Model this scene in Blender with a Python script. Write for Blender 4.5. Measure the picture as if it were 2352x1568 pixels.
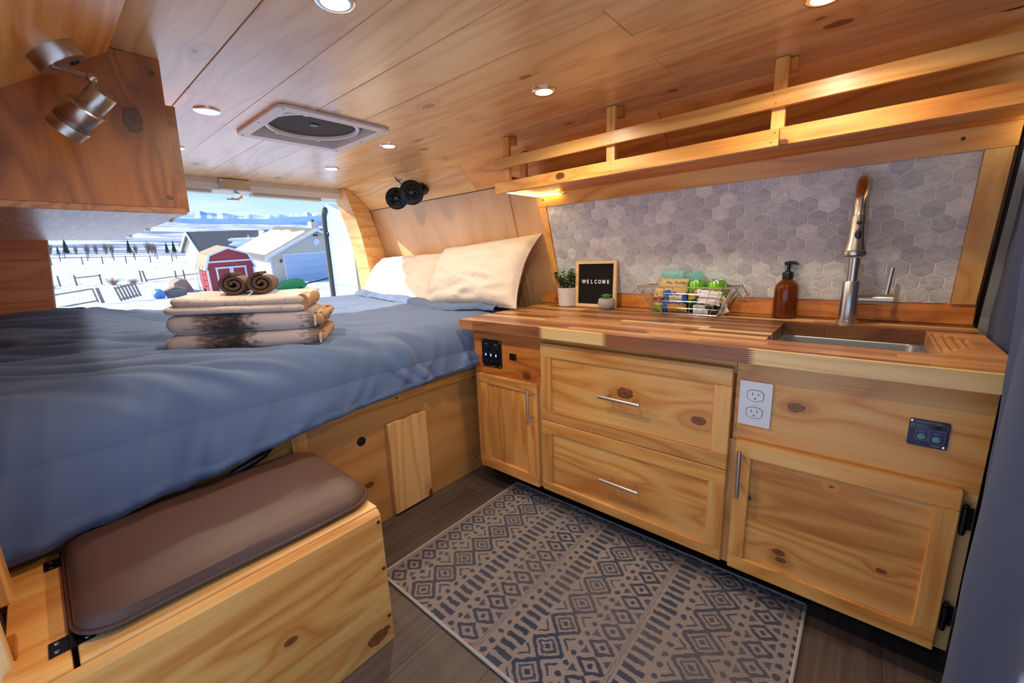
import bpy, bmesh, math, random
from mathutils import Vector, Matrix, Euler, noise
random.seed(7)
R = math.radians
scene = bpy.context.scene
for o in list(bpy.data.objects): bpy.data.objects.remove(o)
COL = scene.collection

# ------------------------------------------------------------------ camera, sky, sun, exposure
cam_d = bpy.data.cameras.new('camera'); cam = bpy.data.objects.new('camera', cam_d); COL.objects.link(cam)
scene.camera = cam
cam_d.sensor_width = 36.0; cam_d.sensor_fit = 'HORIZONTAL'; cam_d.lens = 945.62 / 2352 * 36
cam_d.clip_start = 0.02; cam_d.clip_end = 9000
_yaw, _pitch, _roll = R(-48.903), R(-11.740), R(-2.257)
_f = Vector((-math.sin(_yaw)*math.cos(_pitch), math.cos(_yaw)*math.cos(_pitch), math.sin(_pitch)))
_r = _f.cross(Vector((0, 0, 1))).normalized(); _u = _r.cross(_f)
_rr = _r*math.cos(_roll) + _u*math.sin(_roll); _uu = -_r*math.sin(_roll) + _u*math.cos(_roll)
cam.matrix_world = Matrix(((_rr.x, _uu.x, -_f.x, -1.1722), (_rr.y, _uu.y, -_f.y, -1.3088), (_rr.z, _uu.z, -_f.z, 0.9706), (0, 0, 0, 1)))

vs = scene.view_settings
vs.view_transform = 'Standard'; vs.look = 'None'; vs.gamma = 1.0; vs.use_curve_mapping = False
vs.exposure = 1.38

world = bpy.data.worlds.new('winter_sky'); scene.world = world; world.use_nodes = True
wt = world.node_tree; wt.nodes.clear()
def wn(t, **k):
    n = wt.nodes.new(t)
    for a, b in k.items(): setattr(n, a, b)
    return n
w_out = wn('ShaderNodeOutputWorld'); w_bg = wn('ShaderNodeBackground'); w_tc = wn('ShaderNodeTexCoord')
w_sep = wn('ShaderNodeSeparateXYZ'); w_rmp = wn('ShaderNodeValToRGB'); w_mp = wn('ShaderNodeMapping'); w_nz = wn('ShaderNodeTexNoise')
w_cr = wn('ShaderNodeValToRGB'); w_mix = wn('ShaderNodeMix', data_type='RGBA')
L = wt.links.new
L(w_tc.outputs['Generated'], w_sep.inputs[0]); L(w_sep.outputs['Z'], w_rmp.inputs[0])
cr = w_rmp.color_ramp
cr.elements[0].position = 0.05; cr.elements[0].color = (0.62, 0.80, 0.98, 1)
cr.elements[1].position = 0.80; cr.elements[1].color = (0.14, 0.32, 0.72, 1)
e = cr.elements.new(0.16); e.color = (0.36, 0.62, 0.94, 1)
e = cr.elements.new(0.35); e.color = (0.22, 0.46, 0.86, 1)
w_mp.inputs['Scale'].default_value = (2.2, 2.2, 14)
L(w_tc.outputs['Generated'], w_mp.inputs[0]); L(w_mp.outputs[0], w_nz.inputs[0])
w_nz.inputs['Scale'].default_value = 2.0; w_nz.inputs['Detail'].default_value = 5
w_cr.color_ramp.elements[0].position = 0.52; w_cr.color_ramp.elements[1].position = 0.78
w_cr.color_ramp.elements[1].color = (0.7, 0.7, 0.7, 1); w_cr.color_ramp.elements[0].color = (0, 0, 0, 1)
L(w_nz.outputs[0], w_cr.inputs[0]); L(w_cr.outputs[0], w_mix.inputs[0]); L(w_rmp.outputs[0], w_mix.inputs[6])
w_mix.inputs[7].default_value = (0.85, 0.90, 0.97, 1)
L(w_mix.outputs[2], w_bg.inputs[0]); w_bg.inputs[1].default_value = 0.50
L(w_bg.outputs[0], w_out.inputs[0])

sun_d = bpy.data.lights.new('sun', 'SUN'); sun = bpy.data.objects.new('sun', sun_d); COL.objects.link(sun)
sun_d.energy = 3.4; sun_d.angle = R(0.6); sun_d.color = (1.0, 0.94, 0.84)
_a, _e = R(42), R(30)
sun.rotation_euler = Vector((math.sin(_a)*math.cos(_e), -math.cos(_a)*math.cos(_e), -math.sin(_e))).to_track_quat('-Z', 'Y').to_euler()
sun.location = (-3, 4, 6)

# ------------------------------------------------------------------ materials
def srgb(r, g, b):
    f = lambda c: (c/12.92 if c <= 0.04045 else ((c+0.055)/1.055)**2.4)
    return (f(r/255), f(g/255), f(b/255), 1)
class NT:
    def __init__(s, name):
        s.m = bpy.data.materials.new(name); s.m.use_nodes = True; s.t = s.m.node_tree
        s.b = s.t.nodes['Principled BSDF']
    def n(s, t, **k):
        x = s.t.nodes.new(t)
        for a, b in k.items(): setattr(x, a, b)
        return x
    def l(s, a, b): s.t.links.new(a, b)
    def math(s, op, a, b=None, c=None, clamp=False):
        x = s.n('ShaderNodeMath', operation=op); x.use_clamp = clamp
        for i, v in enumerate((a, b, c)):
            if v is None: continue
            if isinstance(v, (int, float)): x.inputs[i].default_value = v
            else: s.l(v, x.inputs[i])
        return x.outputs[0]
    def ramp(s, fac, stops):
        x = s.n('ShaderNodeValToRGB'); e = x.color_ramp.elements
        while len(e) < len(stops): e.new(0.5)
        for i, (p, c) in enumerate(stops): e[i].position = p; e[i].color = c
        s.l(fac, x.inputs[0]); return x.outputs[0]
    def mix(s, fac, a, b, mode='MIX'):
        x = s.n('ShaderNodeMix', data_type='RGBA', blend_type=mode)
        for i, v in ((0, fac), (6, a), (7, b)):
            if isinstance(v, (int, float)): x.inputs[i].default_value = v
            elif isinstance(v, tuple): x.inputs[i].default_value = v
            else: s.l(v, x.inputs[i])
        return x.outputs[2]
    def coords(s, scale=(1, 1, 1), rot=(0, 0, 0), rand=10.0):
        tc = s.n('ShaderNodeTexCoord'); mp = s.n('ShaderNodeMapping')
        mp.inputs['Scale'].default_value = scale; mp.inputs['Rotation'].default_value = rot
        s.l(tc.outputs['Object'], mp.inputs[0])
        if not rand: return mp.outputs[0]
        oi = s.n('ShaderNodeObjectInfo'); cb = s.n('ShaderNodeCombineXYZ')
        for i, k in enumerate((rand, rand*1.7, rand*2.3)): s.l(s.math('MULTIPLY', oi.outputs['Random'], k), cb.inputs[i])
        va = s.n('ShaderNodeVectorMath', operation='ADD'); s.l(mp.outputs[0], va.inputs[0]); s.l(cb.outputs[0], va.inputs[1])
        return va.outputs[0]
    def scale(s, v, sc):
        x = s.n('ShaderNodeVectorMath', operation='MULTIPLY'); s.l(v, x.inputs[0]); x.inputs[1].default_value = sc; return x.outputs[0]
    def noise(s, v, scale=1.0, detail=2.0, dist=0.0, rough=0.5):
        x = s.n('ShaderNodeTexNoise'); x.inputs['Scale'].default_value = scale; x.inputs['Detail'].default_value = detail
        x.inputs['Distortion'].default_value = dist; x.inputs['Roughness'].default_value = rough
        s.l(v, x.inputs['Vector']); return x.outputs[0]
    def bump(s, h, strength=0.2, dist=0.002):
        x = s.n('ShaderNodeBump'); x.inputs['Strength'].default_value = strength; x.inputs['Distance'].default_value = dist
        s.l(h, x.inputs['Height']); s.l(x.outputs[0], s.b.inputs['Normal'])
    def set(s, **k):
        for a, v in k.items():
            i = s.b.inputs[a.replace('_', ' ')]
            if hasattr(v, 'links'): s.l(v, i)
            else: i.default_value = v
        return s

def plain(name, col, rough=0.5, metal=0.0, bump=0.0, bscale=200, var=0.0, **k):
    t = NT(name); t.set(Roughness=rough, Metallic=metal); t.b.inputs['Base Color'].default_value = col
    if bump or var:
        v = t.coords(); n = t.noise(v, bscale, 3)
        if bump: t.bump(n, bump, 0.001)
        if var:
            n2 = t.noise(v, bscale*0.15, 3)
            t.l(t.mix(n2, tuple(c*(1-var) for c in col[:3])+(1,), tuple(min(1, c*(1+var)) for c in col[:3])+(1,)), t.b.inputs['Base Color'])
    for a, v in k.items(): t.b.inputs[a.replace('_', ' ')].default_value = v
    return t.m
def emis(name, col, strength):
    t = NT(name); t.b.inputs['Base Color'].default_value = (0.8, 0.8, 0.8, 1)
    t.b.inputs['Emission Color'].default_value = col; t.b.inputs['Emission Strength'].default_value = strength
    return t.m

ROT = {'x': (0, 0, 0), 'y': (0, 0, R(-90)), 'z': (0, R(90), 0)}
def wood(name, axis, light, mid, dark, knot, rough=0.38, contour=15, gs=1.0, knots=0.22, coat=0.15, tone=0.12, ks=1.0, spots=()):
    """pine: contour lines of a stretched noise give cathedral grain, sparse voronoi cells give knots"""
    t = NT(name)
    v = t.coords(rot=ROT[axis])
    sv = t.n('ShaderNodeSeparateXYZ'); t.l(v, sv.inputs[0]); kv = t.n('ShaderNodeCombineXYZ')
    t.l(t.math('MULTIPLY', sv.outputs[0], 3.0*ks), kv.inputs[0]); t.l(t.math('MULTIPLY', t.math('ADD', sv.outputs[1], sv.outputs[2]), 5.2*ks), kv.inputs[1])
    vo = t.n('ShaderNodeTexVoronoi', voronoi_dimensions='2D'); vo.inputs['Scale'].default_value = 1.0; t.l(kv.outputs[0], vo.inputs['Vector'])
    cs = t.n('ShaderNodeSeparateColor'); t.l(vo.outputs['Color'], cs.inputs[0])
    has = t.math('GREATER_THAN', cs.outputs[0], 1.0-knots)
    d = t.math('ADD', vo.outputs['Distance'], t.math('MULTIPLY', t.math('SUBTRACT', t.noise(v, 40, 2), 0.5), 0.05))
    infl = t.math('MULTIPLY', has, t.math('POWER', t.math('SUBTRACT', 1.0, t.math('MINIMUM', t.math('MULTIPLY', d, 2.6), 1.0)), 3.0))
    sk_ = None; sd_ = None
    if spots:                                            # named knots at given places of this board (object coordinates)
        tc2 = t.n('ShaderNodeTexCoord'); wob = t.math('MULTIPLY', t.math('SUBTRACT', t.noise(v, 70, 3), 0.5), 0.8)
        sc6 = {'x': (0.62, 1, 1), 'y': (1, 0.62, 1), 'z': (1, 1, 0.62)}[axis]
        for sx_, sy_, sz_, sr_ in spots:
            va = t.n('ShaderNodeVectorMath', operation='SUBTRACT'); t.l(tc2.outputs['Object'], va.inputs[0]); va.inputs[1].default_value = (sx_, sy_, sz_)
            vl = t.n('ShaderNodeVectorMath', operation='LENGTH'); t.l(t.scale(va.outputs[0], tuple(q/sr_ for q in sc6)), vl.inputs[0])
            dd_ = t.math('ADD', vl.outputs['Value'], wob)
            sd_ = dd_ if sd_ is None else t.math('MINIMUM', sd_, dd_)
        infl = t.math('MAXIMUM', infl, t.math('POWER', t.math('SUBTRACT', 1.0, t.math('MINIMUM', t.math('MULTIPLY', sd_, 0.17), 1.0)), 2.5))
    base = t.noise(t.scale(v, (0.9*gs, 7*gs, 7*gs)), 1.0, 2.0, 0.3)
    base = t.math('ADD', base, t.math('MULTIPLY', infl, 0.22))
    rings = t.math('PINGPONG', t.math('MULTIPLY', base, contour), 1.0)
    rings = t.math('POWER', rings, 1.6)
    fine = t.noise(t.scale(v, (7, 190, 190)), 1.0, 2.0)
    blot = t.noise(t.scale(v, (1.6, 5, 5)), 1.0, 3.0)
    fac = t.math('ADD', t.math('MULTIPLY', rings, 0.30), t.math('ADD', t.math('MULTIPLY', fine, 0.30), t.math('MULTIPLY', blot, 0.62)))
    fac = t.math('SUBTRACT', fac, 0.10)
    col = t.ramp(fac, [(0.12, light), (0.48, mid), (0.86, dark)])
    halo = t.math('MULTIPLY', infl, 0.9, clamp=True)
    col = t.mix(halo, col, dark)
    kr = t.math('MULTIPLY', has, t.math('LESS_THAN', d, t.math('ADD', 0.030, t.math('MULTIPLY', cs.outputs[1], 0.060))))
    kcol = t.ramp(t.math('MULTIPLY', d, 11.0), [(0.0, tuple(c*0.55 for c in knot[:3])+(1,)), (0.7, knot), (1.0, tuple(c*0.4 for c in knot[:3])+(1,))])
    col = t.mix(t.math('MULTIPLY', kr, 0.9), col, kcol)
    if sd_ is not None:
        kc2 = t.ramp(t.math('MULTIPLY', sd_, 0.95), [(0.0, tuple(c*0.7 for c in knot[:3])+(1,)), (0.60, tuple(min(1, c*1.9) for c in knot[:3])+(1,)), (0.95, tuple(c*0.35 for c in knot[:3])+(1,))])
        col = t.mix(t.math('MULTIPLY', t.math('LESS_THAN', sd_, 1.0), 0.85), col, kc2)
    oi = t.n('ShaderNodeObjectInfo')
    hv = t.n('ShaderNodeHueSaturation'); t.l(col, hv.inputs['Color'])
    t.l(t.math('ADD', 1.0-tone, t.math('MULTIPLY', oi.outputs['Random'], 2*tone)), hv.inputs['Value'])
    t.set(Base_Color=hv.outputs[0], Roughness=t.math('ADD', rough-0.06, t.math('MULTIPLY', fine, 0.14)))
    t.b.inputs['Coat Weight'].default_value = coat; t.b.inputs['Coat Roughness'].default_value = 0.26
    t.bump(t.math('ADD', fine, t.math('MULTIPLY', rings, 0.5)), 0.08, 0.001)
    return t.m
PL, PM, PD, PK = srgb(244, 196, 120), srgb(228, 158, 78), srgb(186, 104, 38), srgb(98, 50, 24)
pine = {a: wood('pine_'+a, a, PL, PM, PD, PK) for a in 'xyz'}
pine_deep = {a: wood('amber_pine_'+a, a, srgb(226, 156, 78), srgb(200, 118, 46), srgb(146, 74, 24), srgb(80, 40, 16), knots=0.2) for a in 'xyz'}
ceil_pine = wood('ceiling_pine', 'y', srgb(236, 198, 148), srgb(220, 172, 116), srgb(186, 132, 82), srgb(118, 72, 44), rough=0.36, knots=0.45, coat=0.9, tone=0.05)
pine_soft = {a: wood('soft_pine_'+a, a, srgb(244, 204, 140), srgb(230, 176, 108), srgb(198, 132, 68), PK, knots=0.18, tone=0.05) for a in 'xyz'}
birch = {a: wood('birch_ply_'+a, a, srgb(226, 184, 140), srgb(210, 164, 116), srgb(190, 142, 96), srgb(150, 100, 60), contour=5, knots=0.0, gs=0.6, coat=0.1, tone=0.03) for a in 'xyz'}
ply_base = {a: wood('bed_ply_'+a, a, srgb(208, 156, 92), srgb(190, 134, 72), srgb(166, 110, 54), srgb(110, 66, 30), contour=6, knots=0.08, gs=0.7, coat=0.1, tone=0.03) for a in 'xyz'}
dark_wood = {a: wood('dark_pine_'+a, a, srgb(192, 120, 48), srgb(160, 92, 30), srgb(112, 56, 14), srgb(60, 28, 8), knots=0.3, coat=0.3, tone=0.05) for a in 'xyz'}  # darker brown pine for the overhead cabinet and left wall
acacia = None
def make_acacia(name, axis='y'):
    t = NT(name); v = t.coords(rot=ROT[axis]); oi = t.n('ShaderNodeObjectInfo')
    tone = t.ramp(oi.outputs['Random'], [(0.0, srgb(156, 100, 58)), (0.30, srgb(178, 120, 72)), (0.55, srgb(132, 84, 50)), (0.74, srgb(196, 142, 88)), (0.86, srgb(112, 68, 42)), (0.93, srgb(228, 186, 122)), (1.0, srgb(168, 112, 66))])
    g = t.noise(t.scale(v, (2, 60, 60)), 1.0, 3.0, 0.4); g2 = t.noise(t.scale(v, (1.2, 12, 12)), 1.0, 2.0)
    f = t.math('ADD', t.math('MULTIPLY', g, 0.6), t.math('MULTIPLY', g2, 0.6))
    col = t.mix(t.ramp(f, [(0.3, (0, 0, 0, 1)), (0.85, (1, 1, 1, 1))]), t.mix(1.0, tone, (1.12, 1.1, 1.06, 1), 'MULTIPLY'), t.mix(1.0, tone, (0.62, 0.55, 0.48, 1), 'MULTIPLY'))
    t.set(Base_Color=col, Roughness=0.34); t.b.inputs['Coat Weight'].default_value = 0.25; t.b.inputs['Coat Roughness'].default_value = 0.25
    t.bump(g, 0.06, 0.001); return t.m
acacia = make_acacia('acacia_butcher_block')
def stave_m(nm, a, b, c): return wood(nm, 'y', a, b, c, srgb(70, 40, 24), contour=9, knots=0.05, tone=0.10, coat=0.2, gs=1.6)
staves = [stave_m('acacia_walnut', srgb(150, 100, 62), srgb(120, 76, 46), srgb(84, 50, 30)), stave_m('acacia_brown', srgb(186, 132, 84), srgb(160, 106, 62), srgb(122, 76, 44)), stave_m('acacia_tan', srgb(208, 156, 100), srgb(184, 128, 76), srgb(148, 98, 56)), stave_m('acacia_blond', srgb(238, 202, 140), srgb(220, 176, 112), srgb(190, 140, 84))]
aca_dark = wood('acacia_dark', 'y', srgb(176, 114, 66), srgb(146, 88, 50), srgb(104, 60, 36), srgb(66, 36, 24), knots=0.25, tone=0.02)
aca_light = wood('acacia_light', 'y', srgb(240, 208, 146), srgb(226, 186, 120), srgb(196, 146, 84), srgb(110, 66, 40), knots=0.15, tone=0.02)
aca_mid = wood('acacia_mid', 'y', srgb(212, 160, 100), srgb(190, 130, 76), srgb(156, 98, 56), srgb(96, 54, 34), knots=0.15, tone=0.02)

def marble_mat():
    t = NT('grey_marble_tile'); v = t.coords(rand=30)
    oi = t.n('ShaderNodeObjectInfo')
    base = t.ramp(oi.outputs['Random'], [(0.0, srgb(198, 199, 202)), (0.35, srgb(210, 210, 212)), (0.6, srgb(220, 220, 220)), (0.8, srgb(240, 238, 234)), (1.0, srgb(204, 206, 209))])
    vv = t.scale(v, (30, 30, 62)); n = t.noise(vv, 1.0, 4, 1.2); n2 = t.noise(t.scale(v, (26, 60, 90)), 1.0, 3, 2.0)
    cl = t.mix(t.ramp(n, [(0.40, (0, 0, 0, 1)), (0.68, (1, 1, 1, 1))]), base, t.mix(1.0, base, (0.76, 0.77, 0.79, 1), 'MULTIPLY'))
    cl = t.mix(t.ramp(n2, [(0.66, (0, 0, 0, 1)), (0.76, (0.7, 0.7, 0.7, 1))]), cl, srgb(150, 153, 160))
    t.set(Base_Color=cl, Roughness=0.42); return t.m
marble = marble_mat()
grout = plain('tile_grout', srgb(253, 252, 250), 0.8)
def vinyl_mat():
    t = NT('vinyl_plank'); v = t.coords()
    g = t.noise(t.scale(v, (3, 70, 70)), 1.0, 4, 0.3); g2 = t.noise(t.scale(v, (1.5, 9, 9)), 1.0, 2)
    c = t.ramp(t.math('ADD', t.math('MULTIPLY', g, 0.65), t.math('MULTIPLY', g2, 0.4)), [(0.3, srgb(104, 88, 80)), (0.55, srgb(84, 70, 64)), (0.8, srgb(60, 49, 45))])
    t.set(Base_Color=c, Roughness=0.46); t.bump(g, 0.12, 0.001); return t.m
vinyl = vinyl_mat()
def fabric(name, col, col2, rough=0.85, weave=900, w=0.3, sheen=0.2, cloud=3.0):
    t = NT(name); v = t.coords(rand=0); n = t.noise(v, weave, 2); m = t.noise(v, cloud, 3)
    c = t.mix(t.math('ADD', t.math('MULTIPLY', n, 0.5), t.math('MULTIPLY', m, 0.5)), col, col2)
    t.set(Base_Color=c, Roughness=rough); t.b.inputs['Sheen Weight'].default_value = sheen*0.4; t.b.inputs['Specular IOR Level'].default_value = 0.12; t.bump(n, w, 0.0006); return t.m
duvet_m = fabric('slate_blue_cotton', srgb(82, 101, 134), srgb(106, 123, 156))
pillow_m = fabric('cream_pillowcase', srgb(214, 200, 184), srgb(224, 212, 198), w=0.15)
sheet_m = fabric('white_sheet', srgb(232, 228, 222), srgb(240, 236, 230))
curtain_m = fabric('navy_curtain_cloth', srgb(54, 64, 94), srgb(74, 85, 116), weave=500, w=0.6)
leather = plain('brown_vinyl_upholstery', srgb(88, 60, 49), 0.50, bump=0.12, bscale=600, var=0.06)
piping_m = plain('brown_piping', srgb(84, 56, 48), 0.45)
steel = plain('brushed_nickel', (0.62, 0.60, 0.57, 1), 0.28, 1.0, bump=0.04, bscale=400)
bronze = plain('warm_nickel', (0.60, 0.52, 0.43, 1), 0.26, 1.0)
lamp_steel = plain('satin_steel', (0.50, 0.46, 0.42, 1), 0.30, 1.0)
sink_steel = plain('sink_steel', (0.20, 0.215, 0.24, 1), 0.32, 0.3)
chrome = plain('chrome_wire', (0.85, 0.85, 0.86, 1), 0.12, 1.0)
black_m = plain('black_metal', srgb(20, 20, 22), 0.4, 0.3)
black_p = plain('black_plastic', srgb(14, 14, 16), 0.35)
black_gloss = plain('glossy_black_plastic', srgb(10, 10, 12), 0.12)
white_p = plain('white_plastic', srgb(232, 233, 238), 0.35)
vent_p = plain('vent_white_plastic', srgb(214, 214, 216), 0.42)
slot_m = plain('slot_grey', srgb(120, 116, 112), 0.5)
screw_m = plain('dark_screw', srgb(96, 80, 62), 0.35, 0.8)
screw_b = plain('bright_screw', (0.8, 0.8, 0.82, 1), 0.2, 1.0)
cream_metal = plain('cream_painted_metal', srgb(204, 198, 184), 0.4)
door_shade_paint = plain('shade_blue_van_paint', srgb(164, 184, 214), 0.25)  # white van door; its bluish shade is put into the base colour
pillar_grey = plain('grey_pillar_paint', srgb(150, 152, 150), 0.45)
rubber = plain('grey_rubber', srgb(86, 86, 82), 0.6)
mesh_m = plain('fan_screen', srgb(66, 64, 62), 0.8, bump=0.5, bscale=900, var=0.3)
lamp_glow = emis('warm_lamp', (1.0, 0.82, 0.50, 1), 1.6)
led_glow = emis('led_strip_glow', (1.0, 0.74, 0.22, 1), 9.0)
blue_led = emis('blue_led', (0.05, 0.06, 1.0, 1), 4.0)

# ------------------------------------------------------------------ mesh helpers
class MB:
    def __init__(s): s.v = []; s.f = []; s.mi = []; s.cur = 0
    def add(s, vs, fs):
        o = len(s.v); s.v += [Vector(p) for p in vs]
        for f in fs: s.f.append([i+o for i in f]); s.mi.append(s.cur)
        return s
    def box(s, a, b, bev=0.0):
        x0, x1 = sorted((a[0], b[0])); y0, y1 = sorted((a[1], b[1])); z0, z1 = sorted((a[2], b[2]))
        if not bev:
            return s.add([(x0,y0,z0),(x1,y0,z0),(x1,y1,z0),(x0,y1,z0),(x0,y0,z1),(x1,y0,z1),(x1,y1,z1),(x0,y1,z1)],
                         [(0,3,2,1),(4,5,6,7),(0,1,5,4),(1,2,6,5),(2,3,7,6),(3,0,4,7)])
        bm = bmesh.new(); bmesh.ops.create_cube(bm, size=1.0)
        for v in bm.verts: v.co = Vector(((x0+x1)/2+v.co.x*(x1-x0), (y0+y1)/2+v.co.y*(y1-y0), (z0+z1)/2+v.co.z*(z1-z0)))
        bmesh.ops.bevel(bm, geom=bm.edges[:], offset=bev, segments=1, affect='EDGES')
        bm.verts.index_update()
        s.add([v.co.copy() for v in bm.verts], [[v.index for v in f.verts] for f in bm.faces]); bm.free(); return s
    def prism(s, poly, axis, a, b):
        """poly of 2-D points extruded along axis from a to b; 2-D order: x->(y,z), y->(x,z), z->(x,y)"""
        def P(p, t):
            return {'x': (t, p[0], p[1]), 'y': (p[0], t, p[1]), 'z': (p[0], p[1], t)}[axis]
        n = len(poly)
        vs = [P(p, a) for p in poly]+[P(p, b) for p in poly]
        fs = [list(range(n))[::-1], list(range(n, 2*n))]+[(i, (i+1) % n, n+(i+1) % n, n+i) for i in range(n)]
        return s.add(vs, fs)
    def lathe(s, prof, c=(0, 0, 0), n=24, M=None):
        """prof list of (r, z), about z through c, optional matrix M applied before c"""
        vs = []; fs = []; c = Vector(c)
        for r, z in prof:
            for k in range(n):
                a = 2*math.pi*k/n; p = Vector((r*math.cos(a), r*math.sin(a), z))
                if M: p = M @ p
                vs.append(p+c)
        m = len(prof)
        for i in range(m-1):
            for k in range(n):
                fs.append((i*n+k, i*n+(k+1) % n, (i+1)*n+(k+1) % n, (i+1)*n+k))
        closed = prof[0] == prof[-1]
        if prof[0][0] > 1e-6 and not closed: fs.append(list(range(n))[::-1])
        if prof[-1][0] > 1e-6 and not closed: fs.append([(m-1)*n+k for k in range(n)])
        return s.add(vs, fs)
    def tube(s, pts, r, n=10, cap=True, closed=False):
        pts = [Vector(p) for p in pts]; m = len(pts)
        rs = r if isinstance(r, (list, tuple)) else [r]*m
        up = Vector((0, 0, 1)); vs = []; prev = None
        for i, p in enumerate(pts):
            if closed: d = (pts[(i+1) % m]-pts[i-1])
            else: d = pts[min(i+1, m-1)]-pts[max(i-1, 0)]
            d.normalize()
            if prev is None:
                a = d.cross(up) if abs(d.z) < 0.95 else d.cross(Vector((1, 0, 0)))
            else: a = prev-d*prev.dot(d)
            a.normalize(); prev = a; b = d.cross(a)
            for k in range(n):
                t = 2*math.pi*k/n; vs.append(p+(a*math.cos(t)+b*math.sin(t))*rs[i])
        fs = []
        for i in range(m if closed else m-1):
            j = (i+1) % m
            for k in range(n): fs.append((i*n+k, j*n+k, j*n+(k+1) % n, i*n+(k+1) % n)[::-1])
        if cap and not closed: fs += [list(range(n)), [(m-1)*n+k for k in range(n)][::-1]]
        return s.add(vs, fs)
    def cyl(s, a, b, r, n=16, r2=None): return s.tube([a, b], [r, r if r2 is None else r2], n)
    def sphere(s, c, r, seg=16, rings=10, sc=(1, 1, 1)):
        c = Vector(c); vs = [c+Vector((0, 0, -r*sc[2]))]; fs = []
        for i in range(1, rings):
            t = math.pi*i/rings-math.pi/2
            for k in range(seg):
                a = 2*math.pi*k/seg; vs.append(c+Vector((r*sc[0]*math.cos(t)*math.cos(a), r*sc[1]*math.cos(t)*math.sin(a), r*sc[2]*math.sin(t))))
        vs.append(c+Vector((0, 0, r*sc[2]))); last = len(vs)-1
        for k in range(seg):
            fs.append((0, 1+(k+1) % seg, 1+k)); fs.append((last, 1+(rings-2)*seg+k, 1+(rings-2)*seg+(k+1) % seg))
        for i in range(rings-2):
            for k in range(seg): fs.append((1+i*seg+k, 1+i*seg+(k+1) % seg, 1+(i+1)*seg+(k+1) % seg, 1+(i+1)*seg+k))
        return s.add(vs, fs)
    def grid(s, f, nu, nv, close=False):
        vs = [f(i/nu, j/nv) for j in range(nv+1) for i in range(nu+1)]
        fs = [(j*(nu+1)+i, j*(nu+1)+i+1, (j+1)*(nu+1)+i+1, (j+1)*(nu+1)+i) for j in range(nv) for i in range(nu)]
        return s.add(vs, fs)
    def xf(s, M): s.v = [M @ p for p in s.v]; return s
def hexpts(r, n=6, a0=0.0): return [(r*math.cos(a0+2*math.pi*k/n), r*math.sin(a0+2*math.pi*k/n)) for k in range(n)]
def rrect(x0, y0, x1, y1, r, n=5):
    out = []
    for cx, cy, a in ((x1-r, y1-r, 0), (x0+r, y1-r, 90), (x0+r, y0+r, 180), (x1-r, y0+r, 270)):
        for k in range(n+1): t = R(a+90*k/n); out.append((cx+r*math.cos(t), cy+r*math.sin(t)))
    return out

def tag(o, label=None, cat=None, group=None, kind=None):
    if label: o['label'] = label
    if cat: o['category'] = cat
    if group: o['group'] = group
    if kind: o['kind'] = kind
    return o
def thing(name, loc, label=None, cat=None, group=None, kind=None, rot=(0, 0, 0)):
    o = bpy.data.objects.new(name, None); COL.objects.link(o); o.empty_display_size = 0.05
    o.location = loc; o.rotation_euler = rot
    return tag(o, label, cat, group, kind)
def wloc(o):
    p = Vector(o.location)
    return p
WORLD = {}
def obj(name, mb, mat, parent=None, smooth=False, local=False, recenter=True, label=None):
    """link the builder as ONE mesh object. Coordinates are world ones unless local (then in the parent's frame)"""
    c = Vector((0, 0, 0))
    if recenter and mb.v:
        lo = Vector([min(p[i] for p in mb.v) for i in range(3)]); hi = Vector([max(p[i] for p in mb.v) for i in range(3)]); c = (lo+hi)/2
    me = bpy.data.meshes.new(name); me.from_pydata([p-c for p in mb.v], [], mb.f)
    ms = mat if isinstance(mat, (list, tuple)) else [mat]
    for m in ms: me.materials.append(m)
    if len(ms) > 1: me.polygons.foreach_set('material_index', mb.mi)
    if smooth: me.polygons.foreach_set('use_smooth', [True]*len(me.polygons))
    me.update()
    o = bpy.data.objects.new(name, me); COL.objects.link(o); o.location = c
    if smooth:
        try: me.set_sharp_from_angle(angle=R(40))
        except Exception: pass
    if parent is not None:
        o.parent = parent
        if not local: o.location = c-WORLD.get(parent.name, Vector(parent.location))
    WORLD[o.name] = c if not local else c
    if label: o['label'] = label
    return o
def part(name, mb, mat, parent, **k): return obj(name, mb, mat, parent, **k)
def sub(src, parent, loc, rot=None, name=None):
    """copy of a part sharing its mesh, at loc in the parent's frame"""
    o = src.copy(); COL.objects.link(o); o.parent = parent; o.location = loc
    if rot is not None: o.rotation_euler = rot
    return o
def text_mb(body, size, depth=0.0008, spacing=1.0, bold=0.0):
    cu = bpy.data.curves.new('lettering', 'FONT'); cu.body = body; cu.size = size; cu.extrude = depth; cu.align_x = 'CENTER'; cu.align_y = 'CENTER'
    cu.space_character = spacing; cu.offset = bold; cu.resolution_u = 3
    o = bpy.data.objects.new('lettering', cu); COL.objects.link(o)
    dg = bpy.context.evaluated_depsgraph_get(); dg.update()
    me = bpy.data.meshes.new_from_object(o.evaluated_get(dg))
    mb = MB(); mb.add([v.co.copy() for v in me.vertices], [list(p.vertices) for p in me.polygons])
    bpy.data.objects.remove(o); bpy.data.meshes.remove(me); return mb
def basis(ex, ey, ez, c): return Matrix(((ex[0], ey[0], ez[0], c[0]), (ex[1], ey[1], ez[1], c[1]), (ex[2], ey[2], ez[2], c[2]), (0, 0, 0, 1)))
FACE_X = lambda c: basis((0, -1, 0), (0, 0, 1), (-1, 0, 0), c)      # text facing -x (kitchen front)

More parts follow.
